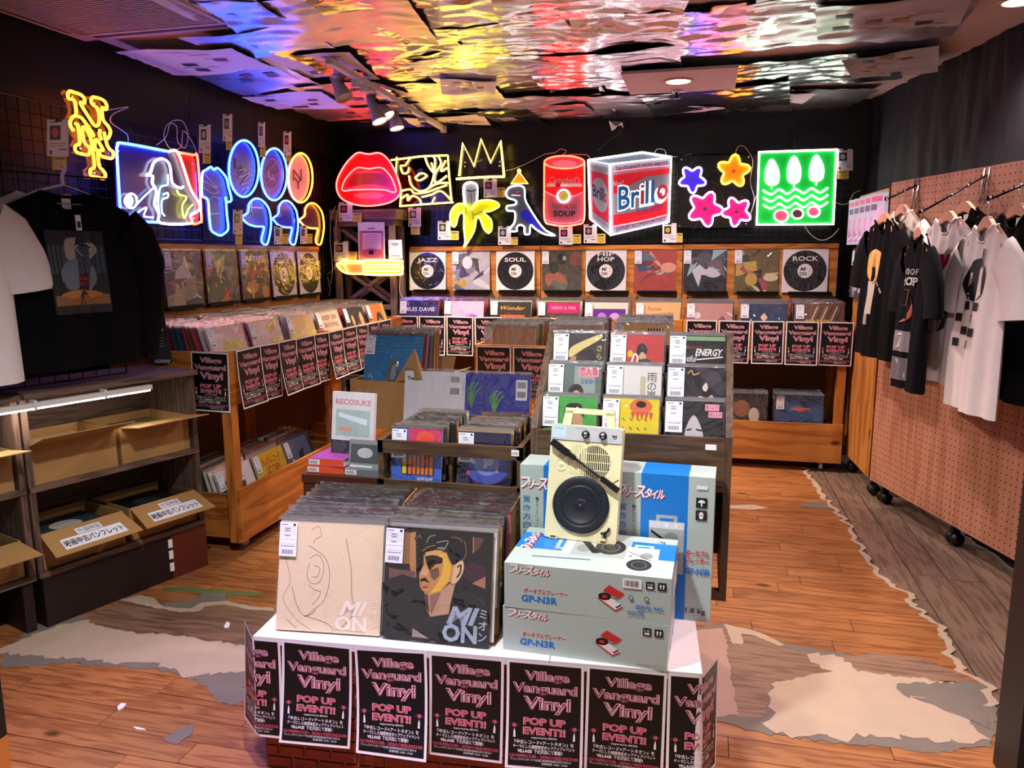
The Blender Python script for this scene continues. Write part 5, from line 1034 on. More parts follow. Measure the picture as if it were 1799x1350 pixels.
def carton(label, loc, rz, upper, standing=False, mir=False):
    t = thing('player_carton', label, 'carton', loc, rz); W, D, H = (.448, .285, .128) if not standing else (.285, .127, .445)
    g = MB(); b_ = .004
    g.box((0, 0, 0), (W, D, H), GRN); g.build('box', t)
    F = lambda u, v, k: (u*W, -.00006*k-.0003, v*H); T = lambda u, v, k: (u*W, v*D, H+.00003*k+.0002); R = lambda u, v, k: (W+.00006*k+.0003, u*D, v*H)
    fl_ = []
    if not standing:
        ar = W/H
        fl_ = [('t', c, 'ポータブルプレーヤー', .26, .37, .085, {'w': .27, 'off': .02}) for c in (RED,)]+[('t', BL2, 'GP-N3R', .22, .17, .15, {'w': .225, 'off': .04})]
        fl_ += [(a[0], a[1], a[2], a[3], a[4], a[5]*1.0, a[6]) if a[0] == 't' else a for a in logo(.06, .8, .17, .32)]
        pp = pic_player(0, 0, 1.0)
        for sh in pp:       # picture is drawn in a square: squeeze it to the face
            q = lambda x, y: (.6+x*.19, .22+y*.62)
            if sh[0] == 'p': fl_.append((sh[0], sh[1], [q(*p) for p in sh[2]]))
            elif sh[0] == 'c': fl_.append(('c', sh[1], *q(sh[2], sh[3]), sh[4]*.19, sh[5]*.62))
            else: fl_.append((sh[0], sh[1], [q(*p) for p in sh[2]], .012))
        fl_ += marks(.855, .73, .17, ar)
        if upper:
            fl_ += [('r', 'f2f0ee', .72, .72, .83, .93)]+[('r', '222222', .732+i*.0085, .76, .732+i*.0085+(.005 if i % 3 else .003), .89) for i in range(10)]
            fl_ += [('t', BL2, 'SERIAL NO.', .88, .3, .075, {'w': .165, 'off': .03}), ('t', BL2, 'COLOR', .8, .16, .075, {'w': .1, 'off': .03}), ('c', '3a4440', .77, .52, .014, .05), ('c', GRN, .77, .52, .01, .036), ('c', '3a4440', .86, .52, .014, .05), ('c', GRN, .86, .52, .01, .036)]
        else: fl_ += [('t', '3a3a3a', '株式会社 昭和ホールディングス', .9, .06, .03, {'w': .15})]
        draw_parts(fl_, F, t, ('front_lettering', 'front_picture'))
        tp = [('r', BLU, 0, .42, 1, .84)]
        def rot_pic(x0, y0, w, h, col): return [tuple([sh[0], sh[1]]+([[(x0+(q[1])*w, y0+(1-q[0])*h) for q in sh[2]]]+list(sh[3:]) if sh[0] in 'pL' else [x0+sh[3]*w, y0+(1-sh[2])*h, sh[5]*w*1.0, sh[4]*h])) for sh in pic_top(.5, 0, 1, 1, col)]
        tp += [(s[0], s[1], [(.86-q[0]*.0-(q[0]-.18), q[1]) for q in s[2]], *s[3:]) if s[0] in 'pL' else (s[0], s[1], .86-(s[2]-.18), *s[3:]) for s in rot_pic(.32, .36, .42, .52, 'a2b0a8')]
        pw = pic_top(.8, .06, .2, .62, 'e8e8e8')
        tp += pw
        tp += [('L', '5a7a9a', [(.14, .22), (.5, .26)], .02), ('t', '2a2a2a', '1.3kg', .9, .86, .06, {'w': .05})]
        MB().draw(tp, T).draw(logo(0, 0, .03, .95), lambda x, y, k: (.045-y, .12+x, H+.00003*k+.0002), 40).build('top_print', t)
        rp = [('r', BLU, .4, 0, .84, 1), ('r', 'dfe2e0', .3, .1, .6, .8), ('r', 'f0f0f0', .6, .2, .95, .7), ('r', 'b0b8b4', .68, .3, .88, .6)]
        MB().draw(rp, R).build('side_print', t)
    else:
        fl_ = [('r', BLU, .26, 0, .74, 1)]+[(s[0], s[1], [(q[0], q[1]) for q in s[2]], *s[3:]) if s[0] in 'pL' else s for s in pic_top(.53, .32, .36, .36)]
        fl_ += logo(.06, .84, .075, 1.45)
        for i, ch in enumerate('置き方自在'): fl_.append(('t', '3a7ac0', ch, .075, .74-i*.062, .036, {'w': .085}))
        for i, ch in enumerate('17センチレコードなら縦にも横にも'): fl_.append(('t', '3a4a50', ch, .19, .76-i*.026, .016, {'w': .032}))
        for i in range(2):
            y0 = .795-i*.085; fl_.append(('r', '1a1a1a', .82, y0, .93, y0+.068))
            fl_ += [('c', 'f0f0ee', .875, y0+.036, .035, .018), ('r', '1a1a1a', .83, y0+.014, .92, y0+.034), ('L', 'f0f0ee', [(.875, y0+.01), (.875, y0+.04)], .014)] if i == 0 else [('c', 'f0f0ee', .875, y0+.045, .018, .012), ('p', 'f0f0ee', [(.845, y0+.055), (.86, y0+.01), (.89, y0+.01), (.905, y0+.055), (.89, y0+.03), (.86, y0+.03)])]
        fl_ += [('r', 'e8eaea', .82, .92, .93, .945), ('t', RED, 'ポータブル', .85, .46, .034, {'w': .24, 'off': .03}), ('t', RED, 'プレーヤー', .85, .41, .034, {'w': .24, 'off': .03}), ('t', BL2, 'GP-N3R', .86, .335, .042, {'w': .25, 'off': .03}), ('t', '1c2422', '1.8 kg', .85, .06, .036, {'w': .2, 'off': .01})]
        draw_parts(fl_, F, t, ('front_lettering', 'front_picture'))
        MB().draw([('r', BLU, .26, 0, .74, 1)], T).build('top_print', t)
    return t
carton('grey-green player carton lying flat on the white table under its twin', (-.508, 1.92, TH), -.029, False)
carton('grey-green player carton lying flat with the cream player on it', (-.503, 1.918, TH+.1285), -.022, True)
carton('grey-green player carton standing upright with 1.8 kg printed low', (-.235, 2.222, TH), -.04, False, True)
carton('grey-green player carton standing upright behind the cream player', (-.532, 2.232, TH), -.03, False, True)
# ================================================================ portable record player
CRM = mat('cream_plastic', 'e2dfae', .4, var=.03); SILV = mat('silver_panel', 'd4dcdc', .3, .4, var=.03); PLT = mat('platter_rubber', '1b2026', .45, var=.05); ARM = mat('tonearm_black', '101113', .35, var=.05)
W, H, D = .212, .335, .045
t = thing('record_player', 'cream portable record player propped upright on the cartons', 'record player', (-.328, 2.118, TH+.2585)); t.rotation_euler = (-.2, .02, -.045)
px_ = lambda u: (u-.5)*W
def rb(g, x0, y0, z0, x1, y1, z1, mt, b=.003):
    P = []
    for cx, cz, a in ((x1-b, z1-b, 0), (x0+b, z1-b, 1), (x0+b, z0+b, 2), (x1-b, z0+b, 3)):
        for j in range(4): q = (a+j/3)*math.pi/2; P.append((cx+b*math.cos(q), y0, cz+b*math.sin(q)))
    return g.slab(P, (0, -1, 0), y1-y0, mt)
rb(MB(), -W/2, 0, 0, W/2, D, H, CRM, .006).build('body', t)
rb(MB(), -W/2+.002, -.003, H*.865, W/2-.002, .0, H*.995, SILV, .004).draw([('r', 'b8d4dc', -W/2+.004, H*.88, -W/2+.045, H*.985), ('t', '5a7a8a', 'GP-N3R', -W/2+.024, H*.955, .006), ('t', '6a7478', 'PORTABLE PLAYER', px_(.42), H*.97, .003), ('t', '6a7478', 'ON', px_(.62), H*.965, .003)], lambda x, y, k: (x, -.0034-.00008*k, y)).build('control_panel', t)
for u in (.49, .73):
    kb = MB().lathe([(0, .014), (.0085, .014), (.0095, .012), (.0105, .0), (.0125, 0), (.0125, -.001)], BLACK, n=24, M=Matrix.Translation((px_(u), -.003, H*.925)) @ Matrix.Rotation(math.pi/2, 4, 'X'))
    kn = kb.build('knob', t); MB().lathe([(0, .0145), (.0078, .0145), (.0078, .0138)], CHROME, n=20, M=Matrix.Translation((px_(u), -.003, H*.925)) @ Matrix.Rotation(math.pi/2, 4, 'X')).build('knob_cap', kn)
MB().lathe([(.002, .004), (.006, .003), (.0065, 0)], CHROME, n=16, M=Matrix.Translation((px_(.89), -.003, H*.93)) @ Matrix.Rotation(math.pi/2, 4, 'X')).build('jack', t)
hd = MB()
for a, b in (((px_(.2), H-.002), (px_(.23), H+.042)), ((px_(.83), H-.002), (px_(.8), H+.042))): hd.slab([(a[0]-.012, .006, a[1]), (a[0]+.012, .006, a[1]), (b[0]+.012, .006, b[1]), (b[0]-.012, .006, b[1])], (0, -1, 0), .024, CRM)
hd.box((px_(.23)-.012, .006, H+.034), (px_(.8)+.012, .03, H+.05), CRM).build('handle', t)
gr = MB(); gx, gz, grd = px_(.63), H*.69, .048
MB().lathe([(0, 0), (grd, 0)], BLACK, n=32, M=Matrix.Translation((gx, -.0006, gz)) @ Matrix.Rotation(math.pi/2, 4, 'X')).build('speaker_cloth', t)
for i in range(17):
    x = gx-grd+.003+i*(2*grd-.006)/16; hh = math.sqrt(max(0, grd**2-(x-gx)**2)); gr = MB().box((x-.0011, -.0022, gz-hh), (x+.0011, -.0004, gz+hh), CRM); gr.build('grille_slat', t)
for dz in (-.024, 0, .024): hh = math.sqrt(grd**2-dz**2); MB().box((gx-hh, -.0024, gz+dz-.001), (gx+hh, -.0004, gz+dz+.001), CRM).build('grille_bar', t)
for i in range(8): MB().box((px_(.3)+i*.0065-.001, -.0016, H*.58), (px_(.3)+i*.0065+.001, 0, H*.83), CRM).build('grille_rib', t)
RX = Matrix.Rotation(math.pi/2, 4, 'X')
MB().lathe([(0, .0015), (.004, .0015), (.0045, .001), (.017, .001), (.018, .0018), (.019, .0)], CRM, n=28, M=Matrix.Translation((px_(.17), 0, H*.645)) @ RX).build('adaptor_disc', t)
pc = Matrix.Translation((px_(.485), 0, H*.31)) @ RX
MB().lathe([(.015, .006), (.05, .0065), (.052, .0085), (.055, .0085), (.057, .0065), (.0605, .0065), (.0625, .0085), (.066, .009), (.08, .009), (.083, .007), (.084, 0)], PLT, n=48, M=pc).build('platter', t)
MB().lathe([(.0, .0072), (.016, .0072), (.0185, .0064), (.0185, .006)], PLT, n=28, M=pc).build('centre_plate', t)
MB().lathe([(0, .012), (.0022, .011), (.003, .007)], CHROME, n=12, M=pc).build('spindle', t)
for i in range(6): a = i*math.pi/3; MB().lathe([(0, .0076), (.0022, .0075)], BLACK, n=8, M=pc @ Matrix.Translation((.0105*math.cos(a), .0105*math.sin(a), 0))).build('plate_hole', t)
ar = MB(); A, B = Vector((px_(.035), -.016, H*.845)), Vector((px_(.88), -.016, H*.515))
d = (B-A).normalized()
MB().bar(A, A+d*.062, .02, .014, ARM, (0, -1, 0)).bar(A+d*.06, A+d*.085, .014, .012, ARM, (0, -1, 0)).build('arm_weight', t)
MB().tube([A+d*.07, A+d*.17, B-d*.01], .0042, ARM, 8).build('tonearm', t)
MB().bar(B-d*.03, B+d*.03, .016, .012, ARM, (0, -1, 0)).bar(B+d*.002, B+d*.002+Vector((.022, 0, .016)), .003, .003, ARM).build('headshell', t)
MB().lathe([(0, .012), (.009, .012), (.011, 0)], CRM, n=16, M=Matrix.Translation((px_(.22), 0, H*.775)) @ RX).build('arm_pivot', t)
MB().tube([(px_(.9), -.006, H*.14), (px_(.89), -.006, H*.115), (px_(.85), -.006, H*.095), (px_(.79), -.006, H*.085)], .0035, ARM, 8, sm=4).bar((px_(.84), -.008, H*.095), (px_(.86), -.008, H*.05), .007, .006, ARM, (0, -1, 0)).build('speed_lever', t)
for u in (.13, .83): MB().box((px_(u)-.013, -.004, -.002), (px_(u)+.013, .006, .009), CRM).box((px_(u)-.008, -.006, .003), (px_(u)+.008, -.004, .007), mat('brass', '8a6a4a', .3, .8)).build('hinge', t)
# ================================================================ singles rack of dark wood
t = thing('singles_rack', 'dark wooden tiered rack of seven-inch singles on the white table', 'rack', (-.215, 2.37, TH))
RWd = .63; h = RWd/2
for s in (-1, 1): MB().slab([(s*h, 0, -.0), (s*h, .36, 0), (s*h, .36, .82), (s*h, .3, .82), (s*h, .02, .56), (s*h, 0, .53)], (s, 0, 0), s*0+.022, DARKW[2]).build('side_panel', t)
MB().box((-h+.022, .0, .375), (h-.022, .016, .525), DARKW[0]).build('front_board', t); MB().box((-h+.022, .0, .355), (h-.022, .03, .373), DARKW[0]).build('cross_rail', t); MB().box((-h+.022, .0, .0), (h-.022, .03, .03), DARKW[0]).build('cross_rail', t)
for k in range(3): MB().box((-h+.022, .018+.095*k, .435+.095*k), (h-.022, .11+.095*k, .447+.095*k), DARKW[0]).build('tier', t)
for k in (1, 2): MB().box((-h+.022, .016+.095*k, .447+.095*k), (h-.022, .024+.095*k, .5+.095*k), DARKW[0]).build('tier_front', t)
MB().box((-h+.022, .35, .02), (h-.022, .36, .77), DARKW[0]).build('back_board', t)
MB().box((.235, -.002, .488), (.268, 0, .505), PAPER).build('rack_label', t)
SA = [[('green singles cover with a face half hidden by the handle', [('r', '3c9a3c', 0, 0, 1, 1), ('s', 'b88a68', [(.42, .3), (.42, .62), (.58, .7), (.74, .62), (.74, .3), (.58, .16)]), ('s', '1a1c22', [(.4, .6), (.45, .84), (.7, .86), (.78, .62), (.7, .68), (.48, .68)]), ('L', '6a3430', [(.52, .34), (.64, .34)], .03)]),
       ('yellow singles cover with a sun and marks', [('r', 'd8c424', 0, 0, 1, 1), ('c', 'd06a40', .68, .86, .2, .14), ('c', '2a1c14', .68, .9, .09, .06)]+[('p', 'c84a30', [(.5+.08*i, .76), (.54+.08*i, .6), (.58+.08*i, .76)]) for i in range(5)]+[('L', '6a5a14', [(.1+.13*(i % 6), .65-.16*(i//6)), (.14+.13*(i % 6), .6-.16*(i//6))], .018) for i in range(18)]+[('s', '3a4a24', [(.4, 0), (.5, .2), (.7, .14), (.98, .2), (1, 0)]), ('l', 'c86a2a', [(.5, .08), (.75, .1), (.98, .06)], .03)]),
       ('black singles cover with a pale bearded face', [('r', '1a1a1e', 0, 0, 1, 1), ('s', 'b8b4b8', [(.5, .75), (.36, .5), (.36, .2), (.5, .06), (.64, .14), (.66, .42)]), ('l', '2a282c', [(.38, .48), (.46, .5)], .03), ('l', '2a282c', [(.54, .5), (.64, .48)], .03), ('l', '1a181c', [(.42, .22), (.52, .26), (.62, .2)], .05), ('r', 'e8a0b4', .68, .84, .92, .95), ('t', '7a1c38', '鬼は外', .8, .865, .06), ('r', 'e8a0b4', .74, .72, .98, .82), ('t', '7a1c38', '福は内', .86, .74, .06)])],
      [('grey green singles cover with a girl and pink title', [('r', '5c6a64', 0, 0, 1, 1), ('r', '8a9890', .5, .3, .9, .95), ('s', '2a2220', [(.38, .1), (.4, .5), (.55, .62), (.68, .5), (.7, .1)]), ('s', 'c89a80', [(.46, .2), (.47, .42), (.55, .5), (.63, .42), (.62, .2), (.55, .12)]), ('s', 'd8dcd8', [(.3, 0), (.6, .14), (1, .2), (1, 0)]), ('r', 'e090a0', .58, .76, .96, .94), ('t', '7a1430', '恋人草', .77, .79, .13, {'w': .34}), ('t', '3a4a90', '玉城美行', .77, .63, .08, {'w': .3})]),
       ('pale singles cover with brush lettering', [('r', 'd4d2cc', 0, 0, 1, 1), ('r', 'b8b090', .62, .2, .72, .8), ('s', '3a3234', [(.4, .05), (.42, .25), (.48, .34), (.55, .25), (.56, .05)]), ('s', 'c8a898', [(.45, .2), (.48, .28), (.52, .2), (.48, .14)])]+[('t', '1c1a18', ch, .83, .72-.17*i, .14) for i, ch in enumerate('雨の嵐山')]),
       ('black singles cover with a crouching figure', [('r', '201c22', 0, 0, 1, 1), ('s', '3a343c', [(.5, .98), (.9, .9), (1, .5), (.8, .6)]), ('s', '9a8f80', [(.86, .1), (.98, .3), (.98, .05)]), ('s', 'd0c4bc', [(.62, .62), (.68, .72), (.72, .64), (.68, .56)]), ('s', 'b8a8a0', [(.72, .2), (.7, .4), (.8, .5), (.84, .3), (.78, .1)]), ('l', 'c8a060', [(.36, .88), (.42, .94), (.46, .86), (.56, .9)], .02), ('L', 'e8e4e0', [(.56, .46), (.64, .45)], .03)])],
      [('singles cover with a straw hat and dark hair', [('r', '33231c', 0, 0, 1, 1), ('s', 'b87e5e', [(.34, 0), (.34, .5), (.6, .52), (.84, .4), (.84, 0)]), ('s', '1e1512', [(.45, .5), (.5, .2), (.62, .12), (.7, .4), (.84, .3), (.86, .62), (.6, .66)]), ('s', 'cfc07a', [(.33, .52), (.6, .7), (.92, .9), (.9, .98), (.6, .86), (.33, .7)])]+[('t', 'd8c46a', ch, .9, .66-.16*i, .1) for i, ch in enumerate('さらば')]),
       ('red singles cover with a seated figure', [('r', 'b83a3a', 0, 0, 1, 1), ('s', '1e2226', [(.5, .62), (.52, .78), (.62, .82), (.7, .7), (.64, .58)]), ('s', 'c8a078', [(.54, .56), (.6, .66), (.68, .58), (.62, .5)]), ('s', '2c3a40', [(.44, .2), (.52, .48), (.72, .52), (.88, .36), (.9, .14), (.6, .1)]), ('s', 'c8a468', [(.6, .04), (.6, .24), (.8, .26), (.86, .04)]), ('l', 'f0ead8', [(.38, .2), (.52, .5), (.46, .62), (.4, .4)], .03), ('c', 'd8b820', .38, .62, .05, .07)]),
       ('black singles cover titled ENERGY in white script', [('r', '1c1a1c', 0, 0, 1, 1), ('r', '7aa070', .0, .9, 1, .98), ('t', 'f0ece8', 'ENERGY', .72, .62, .13, {'w': .5, 'shear': .3, 'off': .02}), ('t', 'f0ece8', 'Beautiful', .3, .5, .12, {'w': .4, 'shear': .3}), ('t', 'b03048', '甲斐バンド', .4, .74, .06), ('L', 'f0ece8', [(.5, .54), (.98, .6)], .02), ('s', 'b87868', [(.66, .1), (.68, .4), (.74, .44), (.78, .1)])])]]
for k in range(3):
    for j in range(3):
        X = -.215+(j-1)*.2-.002; Y = 2.37+.046+.095*k; z = TH+.448+.095*k
        for m_ in range(3): rec(SG, lean((X+.002*m_, Y+.016+.012*m_, z), 0, .26-.02*m_), ORD[m_]+' single filed behind the '+SA[k][j][0], 'singles behind the '+SA[k][j][0], ['d8dade', '8a8f94', 'b8a8a0'][m_], 'single_record', 'single')
        front(lean((X, Y, z), 0, .28), SA[k][j][1], SA[k][j][0]+' in the tiered rack', .18, 'e4e6e8', name='single_record', cat='single', tagw=.053)
# ================================================================ dark crate of singles on its stand
t = thing('wooden_box', 'dark wooden box carrying the crate of singles', 'box', (-.8, 2.34, TH)); MB().box((-.24, 0, 0), (.24, .42, .30), DARKW[0]).build('body', t); MB().box((-.245, -.006, .285), (.245, .43, .31), DARKW[0]).build('lid', t)
t = thing('singles_crate', 'dark wooden crate of seven-inch singles with an open front slot', 'crate', (-.8, 2.335, TH+.312)); h = .25; D = .4
for n, a, b in (('front_rail', (-h, 0, .115), (h, .016, .158)), ('front_base', (-h, 0, 0), (h, .016, .022)), ('back_board', (-h, D-.016, 0), (h, D, .172)), ('base', (-h+.018, .016, 0), (h-.018, D-.016, .012)), ('divider', (-.006, .02, .012), (.006, D-.02, .1))): MB().box(a, b, DARKW[0]).build(n, t)
for s in (-1, 1): MB().slab([(s*h, .0, 0), (s*h, D, 0), (s*h, D, .172), (s*h, 0, .158)], (s, 0, 0), .018, DARKW[1]).build('side_board', t)
MB().box((.215, -.002, .13), (.24, 0, .15), PAPER).draw([('t', '3a3030', 'NG', .2275, .135, .009)], lambda x, y, k: (x, -.0026, y)).build('crate_label', t)
CA = [('pink and blue singles cover with a row of orange figures', [('r', '2a5ac0', 0, 0, 1, 1), ('r', 'c8305a', .32, .5, .98, 1), ('r', '2a1c20', .2, .12, .86, .55), ('c', 'e04a3a', .66, .82, .18, .14)]+[('r', 'd86a2a', .34+.085*i, .14, .4+.085*i, .5) for i in range(6)]+[('r', 'e0c020', .22, .14, .3, .42), ('t', 'f0e8e8', 'BUMP BUMP', .68, .03, .06, {'w': .3})]), ('dark blue singles cover with scattered bright shards', [('r', '16143a', 0, 0, 1, 1), ('c', '3a4aa8', .55, .4, .42, .36), ('c', '7a8ad0', .55, .42, .24, .22), ('c', 'b8b8d8', .58, .5, .1, .12)]+[('p', ['c83a4a', 'd8dce8', '2a6a9a', 'e8e0d0'][i % 4], [(.15+.11*i, .2+.07*(i*3 % 7)), (.2+.11*i, .3+.07*(i*3 % 7)), (.23+.11*i, .2+.07*(i*3 % 7))]) for i in range(7)])]
for i in range(2):
    column((-.923+.235*i, 2.358, 0), 0, .3, 16, CA[i][1], CA[i][0]+' in the dark crate', 'single filed behind the '+CA[i][0], 'crate singles behind the '+CA[i][0], TH+.326, SG, .18, .16, 600+i, 'single', 'e4e8ea', .006, 'single_record', .0)
# ================================================================ books on the leather box
LEA = mat('brown_leather', '4a2618', .4, var=.2, scale=30, bump=.3)
t = thing('leather_box', 'brown leather covered box under the small books', 'box', (-1.215, 2.37, TH)); MB().box((-.14, 0, 0), (.14, .24, .29), LEA).build('body', t); MB().box((-.143, -.003, .292), (.143, .243, .322), LEA).build('lid', t)
bz = TH+.323
def book(label, loc, rz, w, d, h, cover, spine, ttl=None):
    t = thing('book', label, 'book', loc, rz); MB().box((-w/2+.002, .002, .0015), (w/2-.003, d-.002, h-.0015), PAPER).build('pages', t)
    g = MB().box((-w/2, 0, 0), (w/2, d, .0015), ink(cover)).box((-w/2, 0, h-.0015), (w/2, d, h), ink(cover)).box((-w/2, 0, .0015), (w/2, .0015, h-.0015), ink(spine)); g.build('cover', t)
    MB().draw([('r', 'e4e2e4', -w/2+.002, .004, -w/2+.045, h-.004)]+[('r', '26262a', -w/2+.006+i*.004, .007, -w/2+.008+i*.004, h-.008) for i in range(8)], lambda x, y, k: (x, -.0003-.00008*k, y)).build('barcode_label', t)
book('orange spined book lying at the bottom on the leather box', (-1.277, 2.39, bz), .02, .14, .19, .026, 'd0502e', 'd8502c'); book('orange spined book lying on top of its twin', (-1.274, 2.39, bz+.0265), -.03, .138, .19, .026, 'a84a9a', 'd8502c')
book('grey paperback lying on the leather box beside the orange books', (-1.136, 2.385, bz), -.02, .13, .19, .025, '8a8f96', '6a7078')
t = thing('book', 'pale book with a pink title standing wrapped in clear film', 'book', (-1.215, 2.475, bz+.053)); t.rotation_euler = (-.12, .02, -.03); t.scale = (1.12, 1, 1.06)
MB().box((-.074, 0, 0), (.074, .018, .21), PAPER).build('pages', t)
MB().draw([('r', 'd8d6d8', -.074, 0, .074, .21), ('t', 'd08a90', 'RECOSUKE', 0, .168, .018, {'w': .125, 'off': .04}), ('r', 'a8bcbc', -.06, .06, .06, .15), ('p', 'd8e4e8', [(-.05, .14), (.05, .12), (.05, .1), (-.05, .125)]), ('r', 'c8a08a', -.05, .075, .0, .09), ('r', '30363e', -.074, 0, .074, .045), ('t', 'e8e8e8', 'レコスケ', .03, .01, .016, {'w': .07})], lambda x, y, k: (x, -.0004-.00008*k, y)).build('cover_art', t)
MB().grid(lambda u, v: (-.082+.164*u, -.005-.002*math.sin(u*8+v*5), -.002+.226*v), 6, 6, FILM).build('plastic_sleeve', t)
t = thing('boxed_disc', 'small grey photo cased disc leaning beside the pink titled book', 'disc case', (-1.128, 2.39, bz+.026)); t.rotation_euler = (-.2, 0, -.05)
MB().box((-.062, 0, 0), (.062, .014, .1), mat('case_grey', '7c8284', .25, var=.2, scale=20)).draw([('r', '4a4e50', -.055, .02, .055, .085), ('c', 'a8acac', 0, .055, .03, .018), ('r', 'c8cccc', -.055, .004, .03, .012)], lambda x, y, k: (x, -.0005-.00008*k, y)).build('case', t)
# ================================================================ cardboard box with the blue record, crates behind
t = thing('storage_crate', 'plain wooden crate under the cardboard box of records', 'crate', (-1.05, 3.28, 0))
for n, a, b in (('front_board', (-.45, 0, .0), (.45, .02, .62)), ('back_board', (-.45, .66, 0), (.45, .68, .62)), ('side_board', (-.45, .02, 0), (-.43, .66, .62)), ('side_board', (.43, .02, 0), (.45, .66, .62)), ('top_board', (-.46, -.01, .62), (.46, .69, .64))): MB().box(a, b, PINE[0]).build(n, t)
A = PY(616, 668, 3.5); bzz = A.z-.31
open_carton('open cardboard box holding the blue sea record', (A.x+.2, 3.5, .641), -.06, .42, .36, A.z-.641, flaps=[[(.21, .0, A.z-.641), (.21, .36, A.z-.641), (.33, .3, A.z-.641+.04), (.30, .02, A.z-.641+.03)], [(.04, .0, A.z-.641), (.21, .0, A.z-.641), (.2, -.05, A.z-.641+.03), (.16, -.02, A.z-.641+.17)], [(-.2, .36, A.z-.641), (.2, .36, A.z-.641), (.2, .41, A.z-.641+.08), (-.18, .41, A.z-.641+.09)]])
SEA = [('r', '2f78ac', 0, 0, 1, 1)]+[('l', '5a9ac8', [(0, .95-.06*i), (.3, .97-.06*i), (.6, .94-.06*i), (1, .96-.06*i)], .008) for i in range(5)]+[('s', '5a6468', [(.4, .2), (.42, .5), (.52, .62), (.62, .5), (.64, .2)]), ('s', '8a98a0', [(.48, .3), (.5, .5), (.56, .5), (.56, .3)]), ('s', '5a6468', [(.8, .2), (.82, .38), (.88, .44), (.94, .36), (.95, .2)])]
column((A.x+.19, 3.51, 0), -.06, .28, 10, SEA, 'sea blue record cover with dark shapes in the cardboard box', 'record in the cardboard box behind the sea blue cover', 'records in the cardboard box', .80, seed=700, tilt=.3, base='2f78ac')
B_ = PY(755, 705, 3.36); C_ = PY(866, 705, 3.34)
front(lean((B_.x, 3.4, .642), .02, .2), [('r', 'd4d4da', 0, 0, 1, 1), ('t', '1c1a1c', 'Tigers', .12, .86, .06, {'w': .16, 'off': .04})]+[('r', '2a2a2c', .74+.016*i, .84, .74+.016*i+.009, .93) for i in range(9)]+[('r', '2a2a2c', .74+.016*i, .66, .74+.016*i+.009, .76) for i in range(9)], 'white record back cover with two barcodes behind the dark crate', tagged=False)
front(lean((C_.x, 3.38, .642), .02, .2), [('r', '303494', 0, 0, 1, 1), ('L', '22266e', [(.3, 0), (.3, 1)], .03)]+[('l', '4f8a3a', [(.1, .5), (.1+dx, .7+dy), (.14+dx*1.6, .8+dy)], .022) for dx, dy in ((-.06, 0), (-.03, .06), (0, .08), (.04, .06), (.07, 0))]+[('l', '5c9a44', [(.46, .42), (.46+dx, .6+dy), (.5+dx*1.6, .68+dy)], .022) for dx, dy in ((-.06, 0), (-.03, .06), (0, .08), (.04, .06), (.07, 0))]+[('r', 'dfe0e4', .78, .62, .95, .92)]+[('r', '2a2a2c', .8+.013*i, .8, .808+.013*i, .89) for i in range(10)]+[('r', '2a2a2c', .8+.013*i, .66, .808+.013*i, .75) for i in range(10)], 'blue record back cover with palm leaves behind the dark crate', tagged=False)
# ================================================================ shirts on hangers
HANG = mat('hanger_wood', 'c8906e', .4, var=.1); WIREW = mat('white_wire', 'dcd8dc', .35, var=.03)
FAB = {c: mat('jersey_'+c, h_, .9, var=.06, scale=30, bump=.15, bscale=220, spec=.12) for c, h_ in (('black', '060608'), ('navy', '0a0a12'), ('white', 'e6dcda'), ('cream', 'e0d6c8'), ('grey', 'c9c2c0'))}
def hanger(label, hook, rz, wire=False, group=None):
    t = thing('coat_hanger', label, 'hanger', hook, rz, group); mt = WIREW if wire else CHROME
    MB().tube([(.0, -.0, -.012), (-.012, 0, -.004), (-.014, 0, .008), (0, 0, .016), (.014, 0, .006), (.012, 0, -.012), (.0, 0, -.035), (0, 0, -.075)], .0018, mt, 6, sm=4).build('hook', t)
    if wire: MB().tube([(0, 0, -.07), (-.1, 0, -.1), (-.2, 0, -.145), (.2, 0, -.145), (.1, 0, -.1)], .002, mt, 6, True).build('bar', t)
    else:
        up_ = [(-.185, -.2), (-.175, -.19), (-.11, -.14), (-.05, -.088), (-.015, -.066), (.015, -.066), (.05, -.088), (.11, -.14), (.175, -.19), (.185, -.2)]
        lo = [(.18, -.212), (.12, -.175), (.06, -.13), (0, -.11), (-.06, -.13), (-.12, -.175), (-.18, -.212)]
        MB().slab([(x, -.009, z) for x, z in up_+lo], (0, -1, 0), .018, HANG).build('bar', t)
